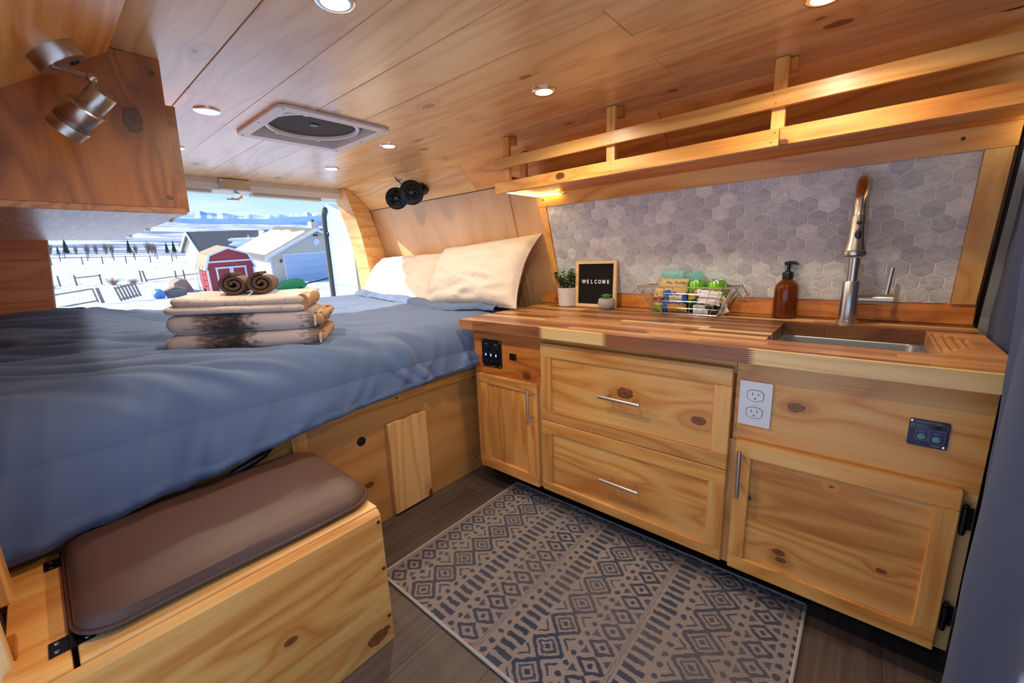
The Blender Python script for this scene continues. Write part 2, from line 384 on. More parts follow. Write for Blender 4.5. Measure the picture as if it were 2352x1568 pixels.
# ------------------------------------------------------------------ the van shell
def struct(name, mb, mat, **k):
    o = obj(name, mb, mat, **k); o['kind'] = 'structure'; return o
fl = struct('floor', MB().box((-1.36, -1.80, -0.05), (0.62, 1.34, -0.005)), vinyl)
_y = 0.0; _k = 0
while _y > -1.79:
    y1 = max(_y-0.178, -1.79)
    x = -1.36; cut = [-0.62+0.0, 0.30] if _k % 2 else [-0.1]
    for xe in cut+[0.62]:
        part('plank', MB().box((x+0.0004, y1+0.0004, -0.005), (xe-0.0004, _y-0.0004, 0.0)), vinyl, fl); x = xe
    _y = y1; _k += 1

VX0, VX1, VY0, VY1 = -0.612, -0.231, 0.037, 0.432
HX0, HX1, HY0, HY1 = VX0+0.032, VX1-0.032, VY0+0.034, VY1-0.034
cb = MB()
for a, b in (((-0.99, -1.80), (HX0, 1.36)), ((HX1, -1.80), (0.27, 1.36)), ((HX0, -1.80), (HX1, HY0)), ((HX0, HY1), (HX1, 1.36))):
    cb.box((a[0], a[1], 1.449), (b[0], b[1], 1.475))
ceil = struct('ceiling', cb, pine_soft['y'])
seams = [-0.985, -0.813, -0.655, -0.502, -0.350, -0.212, -0.060, 0.098, 0.255]
for i in range(len(seams)-1):
    a, b = seams[i]+0.0006, seams[i+1]-0.0006
    joints = [-1.80, random.uniform(-0.9, -0.2), 1.345] if i in (1, 4, 6) else [-1.80, 1.345]
    for y0, y1 in zip(joints, joints[1:]):
        zb = 1.430+random.uniform(0, 0.0012); pm_ = MB(); y0 += 0.0004; y1 -= 0.0004
        if a < HX1 and b > HX0 and y0 < HY0 and y1 > HY1:
            pm_.box((a, y0, zb), (b, HY0-0.004, 1.449), 0.0012); pm_.box((a, HY1+0.004, zb), (b, y1, 1.449), 0.0012)
            if a < HX0: pm_.box((a, HY0-0.0041, zb), (HX0-0.003, HY1+0.0041, 1.449))
            if b > HX1: pm_.box((HX1+0.003, HY0-0.0041, zb), (b, HY1+0.0041, 1.449))
        else: pm_.box((a, y0, zb), (b, y1, 1.449), 0.0012)
        part('ceiling_plank', pm_, ceil_pine, ceil)

def slope_board(p0, p1, y0, y1, th, out):
    """board lying on the segment p0-p1 in (x,z), running from y0 to y1; out = thickness direction sign"""
    p0, p1 = Vector((p0[0], 0, p0[1])), Vector((p1[0], 0, p1[1])); d = (p1-p0).normalized(); n = Vector((d.z, 0, -d.x))*out
    q = [p0, p1, p1+n*th, p0+n*th]
    return MB().prism([(v.x, v.z) for v in q], 'y', y0, y1)
# right wall: sloping lower part, angled upper board
W0, W1, W2, W3 = (0.585, 0.68), (0.5545, 0.787), (0.405, 1.304), (0.272, 1.427)
def wx(z):                                     # inner face of the sloping side wall
    return 0.555-0.2875*(z-0.785)
wr = struct('wall_right', MB().prism([(0.66, -0.02), (0.66, 1.48), (0.27, 1.48), (0.292, 1.452), (0.437, 1.318), (0.59, 0.787), (0.605, 0.66), (0.615, -0.02)], 'y', -1.85, 1.36), birch['z'])
for y0, y1 in ((0.105, 1.281), (-0.115, 0.06)):
    part('plywood_panel', slope_board((wx(0.45), 0.45), (wx(1.30), 1.30), y0, y1, 0.010, 1), birch['z'], wr)
part('batten', slope_board((wx(0.45)-0.006, 0.45), (wx(1.302)-0.006, 1.302), 0.06, 0.105, 0.014, 1), birch['z'], wr)
for y0, y1 in ((0.262, 1.281), (-0.72, 0.260), (-1.60, -0.722)):
    part('upper_board', slope_board((0.405, 1.304), (0.283, 1.418), y0, y1, 0.014, 1), pine_soft['y'] if y0 > 0 else pine['y'], wr)
part('cove_strip', slope_board((0.283, 1.416), (0.252, 1.431), -1.60, 1.281, 0.012, 1), pine_soft['y'], wr)
part('shelf_back_board', slope_board((wx(1.235), 1.235), (wx(1.302), 1.302), -1.60, -0.12, 0.012, 1), pine_deep['y'], wr)
# framing strips round the tiles
TS0, TS1, TY0, TY1 = 0.785, 1.186, -0.147, -1.492        # tile field: z0, z1, y left, y right
tr = struct('trim_1', MB().box((0.5545, -1.545, 0.7257), (0.578, -0.02, 0.786), 0.002), pine_deep['y'])
tr2 = struct('trim_2', slope_board((wx(1.184)-0.010, 1.184), (wx(1.238)-0.010, 1.238), -1.545, -0.105, 0.020, 1), pine['y'])
tr3 = struct('trim_3', slope_board((wx(0.786)-0.010, 0.786), (wx(1.183)-0.010, 1.183), -1.541, -1.4925, 0.020, 1), pine_soft['z'])
tr4 = struct('trim_4', slope_board((wx(0.727)-0.009, 0.727), (wx(1.183)-0.009, 1.183), TY0+0.001, -0.110, 0.020, 1), pine['z'])
for t_, ys, z in ((tr2, (-1.45, -0.14), 1.215),):
    for y in ys:
        q = MB().lathe([(0.0045, 0), (0.0045, 0.0012), (0, 0.0014)], (wx(z)-0.0105, y, z), 10, Matrix.Rotation(R(-90), 4, 'Y'))
        part('screw_head', q, screw_m, t_, smooth=True)
# dark gap and painted metal beyond the wall trim
struct('pillar_right', MB().prism([(0.56, -0.02), (0.56, 0.75), (wx(1.20)-0.006, 1.20), (0.37, 1.45), (0.66, 1.45), (0.66, -0.02)], 'y', -1.85, -1.556), pillar_grey)
struct('trim_5', slope_board((wx(0.73)-0.006, 0.73), (wx(1.24)-0.006, 1.24), -1.5555, -1.5505, 0.02, 1), black_p)

# left wall: panel, angled board, door opening ahead of y = -0.42
DOOR_Y = -0.40
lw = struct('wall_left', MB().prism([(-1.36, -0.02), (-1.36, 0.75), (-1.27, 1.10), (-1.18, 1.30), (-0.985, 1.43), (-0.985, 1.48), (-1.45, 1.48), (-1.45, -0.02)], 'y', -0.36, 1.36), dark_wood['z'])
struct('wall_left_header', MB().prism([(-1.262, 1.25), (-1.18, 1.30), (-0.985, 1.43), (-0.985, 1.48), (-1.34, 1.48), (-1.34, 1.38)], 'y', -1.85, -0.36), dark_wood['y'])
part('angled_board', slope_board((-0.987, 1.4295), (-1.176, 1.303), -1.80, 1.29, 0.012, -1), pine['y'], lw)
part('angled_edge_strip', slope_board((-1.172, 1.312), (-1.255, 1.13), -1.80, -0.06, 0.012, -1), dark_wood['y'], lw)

# rear: header, pillars
hd = struct('wall_rear_header', MB().prism([(1.335, 1.475), (1.335, 1.402), (1.35, 1.372), (1.43, 1.362), (1.45, 1.475)], 'x', -1.20, 0.34), cream_metal)
part('header_lip', MB().box((-0.95, 1.36, 1.355), (-0.46, 1.42, 1.372), 0.004), cream_metal, hd)
part('header_lip', MB().box((-0.27, 1.36, 1.352), (0.12, 1.42, 1.370), 0.004), cream_metal, hd)
pr_ = struct('wall_rear_right', MB().prism([(0.40, -0.1), (0.40, 0.9), (0.36, 1.16), (0.31, 1.43), (0.66, 1.43), (0.66, -0.1)], 'y', 1.30, 1.44), cream_metal)
def pin(z):                                    # inner edge of the rear pillar
    pts = [(0.40, 0.375), (0.80, 0.362), (1.0, 0.343), (1.171, 0.316), (1.385, 0.249), (1.43, 0.232)]
    for (z0, a), (z1, b) in zip(pts, pts[1:]):
        if z <= z1: return a+(b-a)*(z-z0)/(z1-z0)
    return pts[-1][1]
zs = [0.40, 0.62, 0.775, 0.925, 1.065, 1.20, 1.428]
for z0, z1 in zip(zs, zs[1:]):
    zm = (z0+z1)/2; pts = [z0+0.0005, zm, z1-0.0005]
    outer = [(min(wx(z)-0.001, 0.272+(1.427-z)*1.08) if z > 1.30 else wx(z)-0.001, z) for z in pts]
    part('pillar_board', MB().prism([(pin(z), z) for z in pts]+outer[::-1], 'y', 1.283, 1.297), pine_soft['x'], pr_)
    b = MB()
    for za, zb in zip(pts, pts[1:]):
        v = []
        for z in (za, zb):
            xi = pin(z); v += [(xi+0.0005, 1.2832, z), (xi-0.022, 1.40, z), (xi-0.010, 1.405, z), (xi+0.012, 1.290, z)]
        b.add(v, [(0, 1, 5, 4), (1, 2, 6, 5), (2, 3, 7, 6), (3, 0, 4, 7), (0, 3, 2, 1), (4, 5, 6, 7)])
    part('reveal_board', b, pine_soft['y'], pr_)
    for k in range(2):
        q = MB().lathe([(0.0035, 0), (0.0035, 0.001), (0, 0.0012)], (pin(zm)+0.03+0.02*k, 1.2832, zm+random.uniform(-0.03, 0.03)), 8, Matrix.Rotation(R(90), 4, 'X'))
        part('screw_head', q, screw_m, pr_)
pl_ = struct('wall_rear_left', MB().prism([(-1.118, -0.1), (-1.118, 0.80), (-1.085, 1.15), (-1.085, 1.43), (-1.45, 1.43), (-1.45, -0.1)], 'y', 1.31, 1.42), cream_metal)
zs = [0.40, 0.70, 0.862, 1.030, 1.118, 1.30]
for z0, z1 in zip(zs, zs[1:]):
    f = lambda z: -1.118+(z-0.80)*0.10
    part('pillar_board', MB().prism([(f(z0)-0.006, z0+0.0006), (f(z1)-0.006, z1-0.0006), (-1.40, z1-0.0006), (-1.40, z0+0.0006)], 'y', 1.288, 1.306), pine_deep['x'], pl_)
# latch plate and hook on the header
lp = thing('door_latch', (-0.36, 1.335, 1.37), 'metal striker plate with hook under the rear door header', 'latch')
part('plate', MB().box((-0.432, 1.322, 1.372), (-0.288, 1.334, 1.428), 0.002), steel, lp)
for x in (-0.422, -0.298):
    part('screw', MB().lathe([(0.005, 0), (0.005, 0.002), (0, 0.003)], (x, 1.322, 1.418), 10, Matrix.Rotation(R(90), 4, 'X')), screw_b, lp)
part('hook', MB().tube([(-0.36+0.028*math.cos(a), 1.35, 1.345+0.018*math.sin(a)) for a in [R(d) for d in range(100, -160, -20)]], 0.008, 8), chrome, lp, smooth=True)
part('hook_foot', MB().box((-0.405, 1.34, 1.322), (-0.345, 1.36, 1.330), 0.002), chrome, lp)

# ------------------------------------------------------------------ backsplash tiles
bs = thing('backsplash', (0.5, -0.82, 0.786), 'grey and white marble hexagon tile backsplash behind the counter', 'backsplash')
SL = math.hypot(1, 0.2875); uz = Vector((-0.2875/SL, 0, 1/SL)); un = Vector((-1/SL, 0, -0.2875/SL))
def tp(y, s, h=0.0): return Vector((0.5545, y, 0.786))+uz*s+un*h
SMAX = (1.1845-0.786)*SL
part('grout_bed', MB().add([tp(TY0, 0), tp(TY1, 0), tp(TY1, SMAX), tp(TY0, SMAX), tp(TY0, 0, -0.006), tp(TY1, 0, -0.006), tp(TY1, SMAX, -0.006), tp(TY0, SMAX, -0.006)],
     [(0, 1, 2, 3), (7, 6, 5, 4), (0, 4, 5, 1), (1, 5, 6, 2), (2, 6, 7, 3), (3, 7, 4, 0)]), grout, bs)
TW, TP = 0.0512, 0.0418
def clip(poly, ax, val, keep_less):
    out = []
    for i in range(len(poly)):
        a, b = poly[i], poly[(i+1) % len(poly)]
        ia = (a[ax] <= val) == keep_less or a[ax] == val; ib = (b[ax] <= val) == keep_less or b[ax] == val
        if ia: out.append(a)
        if ia != ib:
            t = (val-a[ax])/(b[ax]-a[ax]); out.append((a[0]+(b[0]-a[0])*t, a[1]+(b[1]-a[1])*t))
    return out
h2 = TP/1.5; g = 0.0017
for row in range(-2, 13):
    s = 0.3585+(row-8)*TP
    for col in range(-3, 32):
        y = -1.4195+0.0512*col+(TW/2 if (row % 2) else 0)
        if row == 0: pass
        hx = [(y+(TW/2-g)*px, s+(h2-g)*py) for px, py in ((0, 1), (-1, 0.5), (-1, -0.5), (0, -1), (1, -0.5), (1, 0.5))]
        for ax, val, kl in ((0, TY0-0.0012, True), (0, TY1+0.0012, False), (1, 0.0012, False), (1, SMAX-0.0012, True)):
            hx = clip(hx, ax, val, kl)
            if len(hx) < 3: break
        if len(hx) < 3: continue
        if max(p[0] for p in hx)-min(p[0] for p in hx) < 0.006 or max(p[1] for p in hx)-min(p[1] for p in hx) < 0.005: continue
        n = len(hx); cy = sum(p[0] for p in hx)/n; cs_ = sum(p[1] for p in hx)/n
        top = [(cy+(p[0]-cy)*0.965, cs_+(p[1]-cs_)*0.965) for p in hx]
        vs_ = [tp(*p, 0.0) for p in hx]+[tp(*p, 0.0022) for p in hx]+[tp(*p, 0.0030) for p in top]
        fs_ = [list(range(2*n, 3*n))]
        for b0 in (0, n): fs_ += [(b0+i, b0+(i+1) % n, b0+n+(i+1) % n, b0+n+i) for i in range(n)]
        part('tile', MB().add(vs_, fs_), marble, bs)

# ------------------------------------------------------------------ kitchen cabinet
_kn = [0]
SP = {'d1': [(-0.759, 0.532, 0.017), (-0.983, 0.494, 0.013)], 'd2': [(-0.643, 0.333, 0.006), (-0.660, 0.118, 0.006)], 'd3': [(-1.200, 0.176, 0.009), (-1.207, 0.156, 0.008), (-1.399, 0.225, 0.006), (-1.29, 0.40, 0.003)]}
def knotty(axis, spots):
    if not spots: return pine[axis]
    _kn[0] += 1
    return wood('knotty_pine_%d' % _kn[0], axis, PL, PM, PD, PK, spots=spots, knots=0.0, tone=0.04)
kc = thing('kitchen_cabinet', (0.28, -0.80, 0.0), 'long pine kitchen base cabinet under the butcher block counter', 'cabinet')
part('carcass', MB().box((0.0135, -1.522, 0.077), (0.565, -1.507, 0.6865)).box((0.0135, -0.080, 0.077), (0.565, -0.065, 0.6865)).box((0.550, -1.507, 0.077), (0.565, -0.080, 0.6865)).box((0.0135, -1.507, 0.077), (0.550, -0.080, 0.092)).box((0.0135, -1.07, 0.092), (0.550, -1.055, 0.6865)).box((0.0135, -0.432, 0.092), (0.550, -0.418, 0.6865)), pine_deep['y'], kc)
part('toe_kick', MB().box((0.075, -1.515, 0.0), (0.55, -0.075, 0.076)), black_p, kc)
part('face_board', MB().box((0.0, -0.4235, 0.494), (0.013, -0.075, 0.6865), 0.001), wood('amber_face_board', 'y', srgb(226, 156, 78), srgb(200, 118, 46), srgb(146, 74, 24), srgb(80, 40, 16), spots=[(-0.0065, -0.105, -0.073, 0.012)], knots=0.0, tone=0.02), kc)
part('face_board', MB().box((0.0, -1.522, 0.460), (0.013, -1.069, 0.6865), 0.001), knotty('y', [(-0.0065, 0.0925, 0.005, 0.012)]), kc)
part('face_rail', MB().box((0.0, -1.068, 0.645), (0.013, -0.4245, 0.6865), 0.001), pine['y'], kc)
part('face_rail', MB().box((0.0, -1.054, 0.355), (0.013, -0.4245, 0.385), 0.001), pine['y'], kc)
part('face_rail', MB().box((0.0, -1.487, 0.078), (0.013, -1.099, 0.100), 0.001), pine['y'], kc)
for y0, y1, z0, z1 in ((-0.110, -0.075, 0.078, 0.4935), (-0.440, -0.405, 0.078, 0.4935), (-1.098, -1.055, 0.078, 0.4595), (-1.522, -1.488, 0.078, 0.4595)):
    part('face_stile', MB().box((0.001, y0, z0), (0.013, y1, z1), 0.001), pine_soft['z'], kc)
for y, z in ((-1.0755, 0.655), (-1.0755, 0.60), (-1.0745, 0.500), (-1.0745, 0.462)):
    part('nail_hole', MB().lathe([(0.0016, 0), (0.0016, 0.0006), (0, 0.0007)], (0.0, y, z), 8, Matrix.Rotation(R(-90), 4, 'Y')), screw_m, kc)

def front(name, y0, y1, z0, z1, sw, rt, rb, boards, grain, handle, hmat=steel, spots=()):
    """shaker front between y0>y1: stiles, rails, recessed boards, bar handle"""
    f = part(name, MB().box((-0.0040, y1+0.004, z0+0.004), (-0.0006, y0-0.004, z1-0.004)), pine_deep['y'], kc)
    X0, X1 = -0.0195, -0.0005
    part('rail', MB().box((X0, y1, z1-rt), (X1, y0, z1), 0.0022), pine['y'], f)
    part('rail', MB().box((X0, y1, z0), (X1, y0, z0+rb), 0.0022), pine['y'], f)
    part('stile', MB().box((X0, y0-sw, z0+rb+0.0003), (X1, y0, z1-rt-0.0003), 0.0018), pine[('z')], f)
    part('stile', MB().box((X0, y1, z0+rb+0.0003), (X1, y1+sw, z1-rt-0.0003), 0.0018), pine['z'], f)
    a0, a1, c0, c1 = y0-sw+0.004, y1+sw-0.004, z0+rb-0.004, z1-rt+0.004
    if grain == 'y':
        st = [c0+(c1-c0)*k for k in boards]
        for p, q in zip(st, st[1:]):
            sp9 = [(-0.004, ky-(a0+a1)/2, kz-(p+q)/2, kr_) for ky, kz, kr_ in spots if p <= kz < q]
            part('panel_board', MB().box((X0+0.009, a1, p+0.0002), (X1-0.0035, a0, q-0.0002), 0.0006), knotty('y', sp9), f)
    else:
        st = [a1+(a0-a1)*k for k in boards]
        for p, q in zip(st, st[1:]): part('panel_board', MB().box((X0+0.009, p+0.0002, c0), (X1-0.0035, q-0.0002, c1), 0.0006), pine['z'], f)
    (ya, za), (yb, zb) = handle
    d = (Vector((0, yb-ya, zb-za))).normalized()
    h = MB().cyl((-0.054, ya, za), (-0.054, yb, zb), 0.0058, 16)
    for e_ in (0.18, 0.82):
        p = Vector((-0.054, ya+(yb-ya)*e_, za+(zb-za)*e_)); h.cyl(p, (-0.0185, p.y, p.z), 0.0045, 12)
    part('handle', h, hmat, f, smooth=True, label='brushed steel bar handle')
    return f
front('door', -0.1035, -0.4150, 0.081, 0.500, 0.052, 0.040, 0.046, (0, 0.42, 1), 'z', ((-0.397, 0.488), (-0.397, 0.351)))
front('drawer', -0.4345, -1.0640, 0.3715, 0.6615, 0.044, 0.050, 0.044, (0, 1), 'y', ((-0.688, 0.520), (-0.826, 0.518)), spots=SP['d1'])
front('drawer', -0.4345, -1.0640, 0.0865, 0.3695, 0.044, 0.046, 0.036, (0, 0.55, 1), 'y', ((-0.694, 0.231), (-0.828, 0.229)), spots=SP['d2'])
front('door', -1.0830, -1.4985, 0.081, 0.4675, 0.038, 0.044, 0.042, (0, 0.45, 0.78, 1), 'y', ((-1.099, 0.453), (-1.100, 0.321)), spots=SP['d3'])
for z in (0.405, 0.17):
    hb = MB().cyl((-0.012, -1.506, z-0.026), (-0.012, -1.506, z+0.026), 0.0055, 12).box((-0.004, -1.5195, z-0.024), (0.0, -1.506, z+0.024))
    for s_ in (-1, 1): hb.sphere((-0.012, -1.506, z+s_*0.030), 0.0052, 10, 6)
    for k_ in (-0.012, 0.012): hb.cyl((-0.012, -1.506, z+k_), (-0.012, -1.506, z+k_+0.001), 0.0062, 12)
    part('hinge', hb, black_m, kc, smooth=True, label='black butt hinge')

# ------------------------------------------------------------------ countertop of staves, with sink opening
ct = thing('countertop', (0.26, -0.80, 0.688), 'butcher block countertop of mixed brown and blond staves', 'countertop')
CZ0, CZ1 = 0.688, 0.7255; CYA, CYB = -0.052, -1.546
SX0, SX1, SY0, SY1 = 0.085, 0.400, -1.114, -1.440
def fingers(yc, flip, n=7, t=0.018):
    h = (CZ1-CZ0)/n; out = []
    for k in range(n):
        z = CZ0+h*k; out += [(yc, z+h*0.02), (yc-t, z+h*0.5), (yc, z+h*0.98)]
    return out
joints = [-0.1200, -0.458, -0.700, -1.100]
edge_m = [aca_mid, aca_dark, aca_light, aca_dark, aca_light]
for i in range(5):
    ya = CYA if i == 0 else joints[i-1]; yb = CYB if i == 4 else joints[i]
    left = [(ya, CZ0), (ya, CZ1)] if i == 0 else [(y-0.0003, z) for y, z in fingers(ya, 0)]
    right = [(yb, CZ1), (yb, CZ0)] if i == 4 else [(y+0.0003, z) for y, z in fingers(yb, 0)][::-1]
    part('front_stave', MB().prism(left+right, 'x', -0.055, -0.0442), edge_m[i], ct)
rows = [-0.044, -0.020, 0.015, 0.050]+[0.085+0.315/9*k for k in range(9)]+[0.400, 0.435, 0.470, 0.505, 0.540, 0.5535]
for i in range(len(rows)-1):
    x0, x1 = rows[i]+0.0002, rows[i+1]-0.0002
    spans = [(CYA, CYB)]
    if rows[i] >= SX0-1e-6 and rows[i+1] <= SX1+1e-6: spans = [(CYA, SY0)]
    for ya, yb in spans:
        y = ya
        first = True
        while y > yb+1e-6:
            n = random.uniform(0.08, 0.36) if first else random.uniform(0.2, 0.48); first = False
            ye = max(yb, y-n)
            if ye-yb < 0.06: ye = yb
            part('stave', MB().box((x0, ye+0.0002, CZ0), (x1, y-0.0002, CZ1), 0.0003), random.choices(staves, (0.30, 0.34, 0.24, 0.12))[0], ct); y = ye
# drainboard: routed L-shaped grooves falling to the sink
def drain(u, v):
    x = SX0+(SX1-SX0)*u; y = SY1+(CYB-SY1)*v; z = CZ1
    for k in range(4):
        xa = SX0+0.03+k*0.030; ya = SY1-0.012-k*0.016
        d1 = abs(y-ya) if x < SX1-0.03-k*0.02 and x > xa else 9
        d2 = abs(x-(SX1-0.03-k*0.02)) if y < ya else 9
        d = min(d1, d2)
        if d < 0.006: z -= 0.005*math.cos(d/0.006*math.pi/2)
    return (x, y, z)
dm = MB().grid(drain, 110, 50)
dm.box((SX0, CYB, CZ0), (SX1, SY1, CZ1-0.0065))
dm.add([(SX0, SY1, CZ1-0.0065), (SX1, SY1, CZ1-0.0065), (SX1, SY1, CZ1), (SX0, SY1, CZ1)], [(0, 1, 2, 3)])
part('drainboard', dm, aca_mid, ct)
for nm, a, b, m in (('sink_cut_edge', (SX1, SY1, CZ0-0.001), (SX1+0.003, SY0, CZ1-0.0006), aca_dark),):
    pass

sk = thing('sink', (0.255, -1.275, 0.52), 'undermount stainless steel sink set in the counter', 'sink')
def bowl(inset, z, r): return [(p[0], p[1], z) for p in rrect(SX0+inset, SY1+inset, SX1-inset, SY0-inset, r)]
loops = [bowl(-0.012, 0.6872, 0.003), bowl(0.010, 0.6872, 0.025), bowl(0.013, 0.683, 0.025), bowl(0.020, 0.545, 0.035), bowl(0.035, 0.530, 0.03)]
n = len(loops[0]); sm = MB(); sm.add([p for lp2 in loops for p in lp2], [(i*n+k, i*n+(k+1) % n, (i+1)*n+(k+1) % n, (i+1)*n+k) for i in range(4) for k in range(n)]+[[4*n+k for k in range(n)]])
part('bowl', sm, sink_steel, sk, smooth=True)
part('drain', MB().lathe([(0.035, 0), (0.035, 0.002), (0.027, 0.003), (0.024, 0.0005), (0, 0.0005)], (0.255, -1.275, 0.5302), 20), chrome, sk, smooth=True)

# ------------------------------------------------------------------ faucet
FX, FY = 0.470, -1.268
fc = thing('faucet', (FX, FY, CZ1), 'tall brushed nickel pull-down kitchen faucet behind the sink', 'faucet')
part('base', MB().lathe([(0.0285, 0), (0.0285, 0.008), (0.026, 0.010), (0.0235, 0.010), (0.0235, 0.128), (0.0225, 0.130), (0, 0.130)], (FX, FY, CZ1), 28), steel, fc, smooth=True)
pts = [(FX, FY, CZ1+0.128), (FX, FY, 1.04)]
RA = 0.070
for d in range(0, 181, 12): pts.append((FX-RA+RA*math.cos(R(d)), FY, 1.068+RA*math.sin(R(d))))
pts += [(FX-2*RA-0.001, FY, 1.052), (FX-2*RA-0.004, FY, 1.040)]
part('spout', MB().tube(pts, 0.0148, 18), bronze, fc, smooth=True)
hx_, hz = FX-2*RA-0.004, 1.040
Msp = Matrix.Rotation(R(7), 4, 'Y')
spr = MB().lathe([(0.0, 0.006), (0.0135, 0.006), (0.0135, 0.0), (0.0165, -0.001), (0.0170, -0.03), (0.0195, -0.062), (0.0245, -0.090), (0.0250, -0.094), (0.0275, -0.096), (0.0275, -0.103), (0.0262, -0.107), (0.021, -0.108), (0, -0.107)], (hx_, FY, hz), 28, Msp)
sp = part('spray_head', spr, bronze, fc, smooth=True)
def on_head(z, rr, ang): return Vector((hx_, FY, hz))+Msp @ Vector((-rr*math.cos(ang), -rr*math.sin(ang), z))
part('spray_button', MB().sphere(on_head(-0.020, 0.0162, R(12)), 0.006, 12, 8, (0.5, 1, 1)), black_p, sp, smooth=True)
part('spray_button', MB().sphere(on_head(-0.053, 0.0185, R(12)), 0.0085, 14, 10, (0.4, 0.85, 1.9)), black_p, sp, smooth=True)
rose = MB().lathe([(0.0195, 0.0), (0.0195, -0.0015), (0, -0.0015)], on_head(-0.1075, 0, 0), 20, Msp)
part('spray_face', rose, black_p, sp)
noz = MB()
for k in range(14):
    a = 2*math.pi*k/14; noz.sphere(Vector((hx_, FY, hz))+Msp @ Vector((0.015*math.cos(a), 0.015*math.sin(a), -0.1095)), 0.0016, 6, 4)
part('nozzle_ring', noz, white_p, sp)
part('valve_arm', MB().tube([(FX, FY-0.020, 0.800), (FX, FY-0.062, 0.800)], 0.0165, 22), steel, fc, smooth=True)
part('valve_cap', MB().tube([(FX, FY-0.0625, 0.800), (FX, FY-0.098, 0.800)], 0.0182, 22), steel, fc, smooth=True)
part('lever', MB().tube([(FX, FY-0.082, 0.815), (FX+0.004, FY-0.088, 0.895)], [0.0058, 0.0052], 14), steel, fc, smooth=True)

# ------------------------------------------------------------------ gallery shelf
SXF = 0.140
sh = thing('gallery_shelf', (0.28, -0.82, 1.232), 'long pine shelf with slatted rail hung above the backsplash', 'shelf')
part('shelf_board', MB().box((SXF+0.012, -1.57, 1.236), (wx(1.24)-0.0125, -0.112, 1.249)), pine_deep['y'], sh)
part('front_rail', MB().box((SXF-0.004, -1.095, 1.2195), (SXF+0.012, -0.108, 1.2625), 0.0015), pine['y'], sh)
part('front_rail', MB().box((SXF-0.004, -1.57, 1.2195), (SXF+0.012, -1.0965, 1.2625), 0.0015), pine['y'], sh)
part('top_rail', MB().box((SXF-0.004, -1.57, 1.312), (SXF+0.010, -0.108, 1.352), 0.0015), pine['y'], sh)
for y in (-0.143, -0.602, -1.072):
    part('post', MB().box((SXF+0.0105, y-0.030, 1.2495), (SXF+0.030, y, 1.4295), 0.001), pine['z'], sh)
    part('cleat', MB().box((SXF+0.0305, y-0.046, 1.398), (SXF+0.050, y-0.004, 1.4295), 0.001), pine_deep['y'], sh)
for y in (-0.125,):
    part('end_post', MB().box((0.275, y-0.034, 1.2495), (0.294, y-0.002, 1.395), 0.001), pine['z'], sh)
    part('end_rail', MB().box((SXF+0.031, y-0.020, 1.270), (0.40, y-0.003, 1.290), 0.001), pine_deep['x'], sh)
    part('end_block', MB().box((0.296, y-0.05, 1.250), (0.395, y-0.022, 1.300), 0.001), pine_deep['x'], sh)
for y in (-0.62, -1.085):
    for z in (1.322, 1.342, 1.230, 1.252):
        part('nail', MB().lathe([(0.0016, 0), (0.0016, 0.0005), (0, 0.0006)], (SXF-0.0042, y+random.uniform(-0.01, 0.01), z), 8, Matrix.Rotation(R(-90), 4, 'Y')), screw_m, sh)
def led(name, pts, label):
    t_ = thing(name, pts[0], label, 'led strip')
    part('strip', MB().tube([(p[0], p[1], p[2]+0.004) for p in pts], 0.006, 6), white_p, t_)
    b = MB()
    for p, q in zip(pts, pts[1:]):
        p, q = Vector(p), Vector(q); d = (q-p).normalized(); nrm = d.cross(Vector((0, 0, 1)))*0.005
        b.add([p-nrm, q-nrm, q+nrm, p+nrm, p-nrm+Vector((0, 0, 0.002)), q-nrm+Vector((0, 0, 0.002)), q+nrm+Vector((0, 0, 0.002)), p+nrm+Vector((0, 0, 0.002))],
              [(0, 1, 2, 3), (7, 6, 5, 4), (0, 4, 5, 1), (1, 5, 6, 2), (2, 6, 7, 3), (3, 7, 4, 0)])
    for o_ in (0, 0): pass
    part('diodes', b.xf(Matrix.Translation((0, 0, -0.0045))), led_glow, t_)
    return t_
l1 = led('led_strip', [(0.160, -0.128, 1.2312), (0.392, -0.128, 1.2312), (0.405, -0.15, 1.2312), (0.405, -0.245, 1.2312)], 'glowing yellow led strip under the shelf end near the bed')
part('wire', MB().tube([(0.405, -0.245, 1.230), (0.408, -0.26, 1.226), (0.41, -0.275, 1.230)], 0.0015, 6), black_p, l1)
led('led_strip', [(0.160, -1.560, 1.2312), (0.40, -1.560, 1.2312)], 'glowing led strip under the shelf end near the curtain')
# ------------------------------------------------------------------ electrics on the cabinet face
ot = thing('wall_outlet', (0, -1.1163, 0.511), 'white duplex power outlet on the cabinet face beside the drawers', 'outlet')
part('plate', MB().prism(rrect(-1.153, 0.511, -1.0795, 0.630, 0.003), 'x', 0.0, -0.0055), white_p, ot)
for z in (0.5935, 0.5475):
    rc = part('receptacle', MB().prism([(-1.1163+0.0175*max(-0.82, min(0.82, math.cos(a)))/0.82, z+0.0145*math.sin(a)) for a in [2*math.pi*k/28 for k in range(28)]], 'x', -0.0054, -0.0072), white_p, ot)
    part('outline', MB().tube([(-0.0058, -1.1163+0.0185*max(-0.82, min(0.82, math.cos(a)))/0.82, z+0.0155*math.sin(a)) for a in [2*math.pi*k/28 for k in range(28)]], 0.0006, 5, closed=True), slot_m, rc)
    for dy, h in ((0.0065, 0.004), (-0.0065, 0.0034)):
        part('slot', MB().box((-0.0074, -1.1163+dy-0.0011, z+0.004-h), (-0.0070, -1.1163+dy+0.0011, z+0.004+h)), slot_m, rc)
    part('slot', MB().prism([(-1.1163+0.0026*math.cos(a), z-0.0085+0.0026*max(-0.4, math.sin(a))) for a in [2*math.pi*k/14 for k in range(14)]], 'x', -0.0070, -0.0074), screw_m, rc)
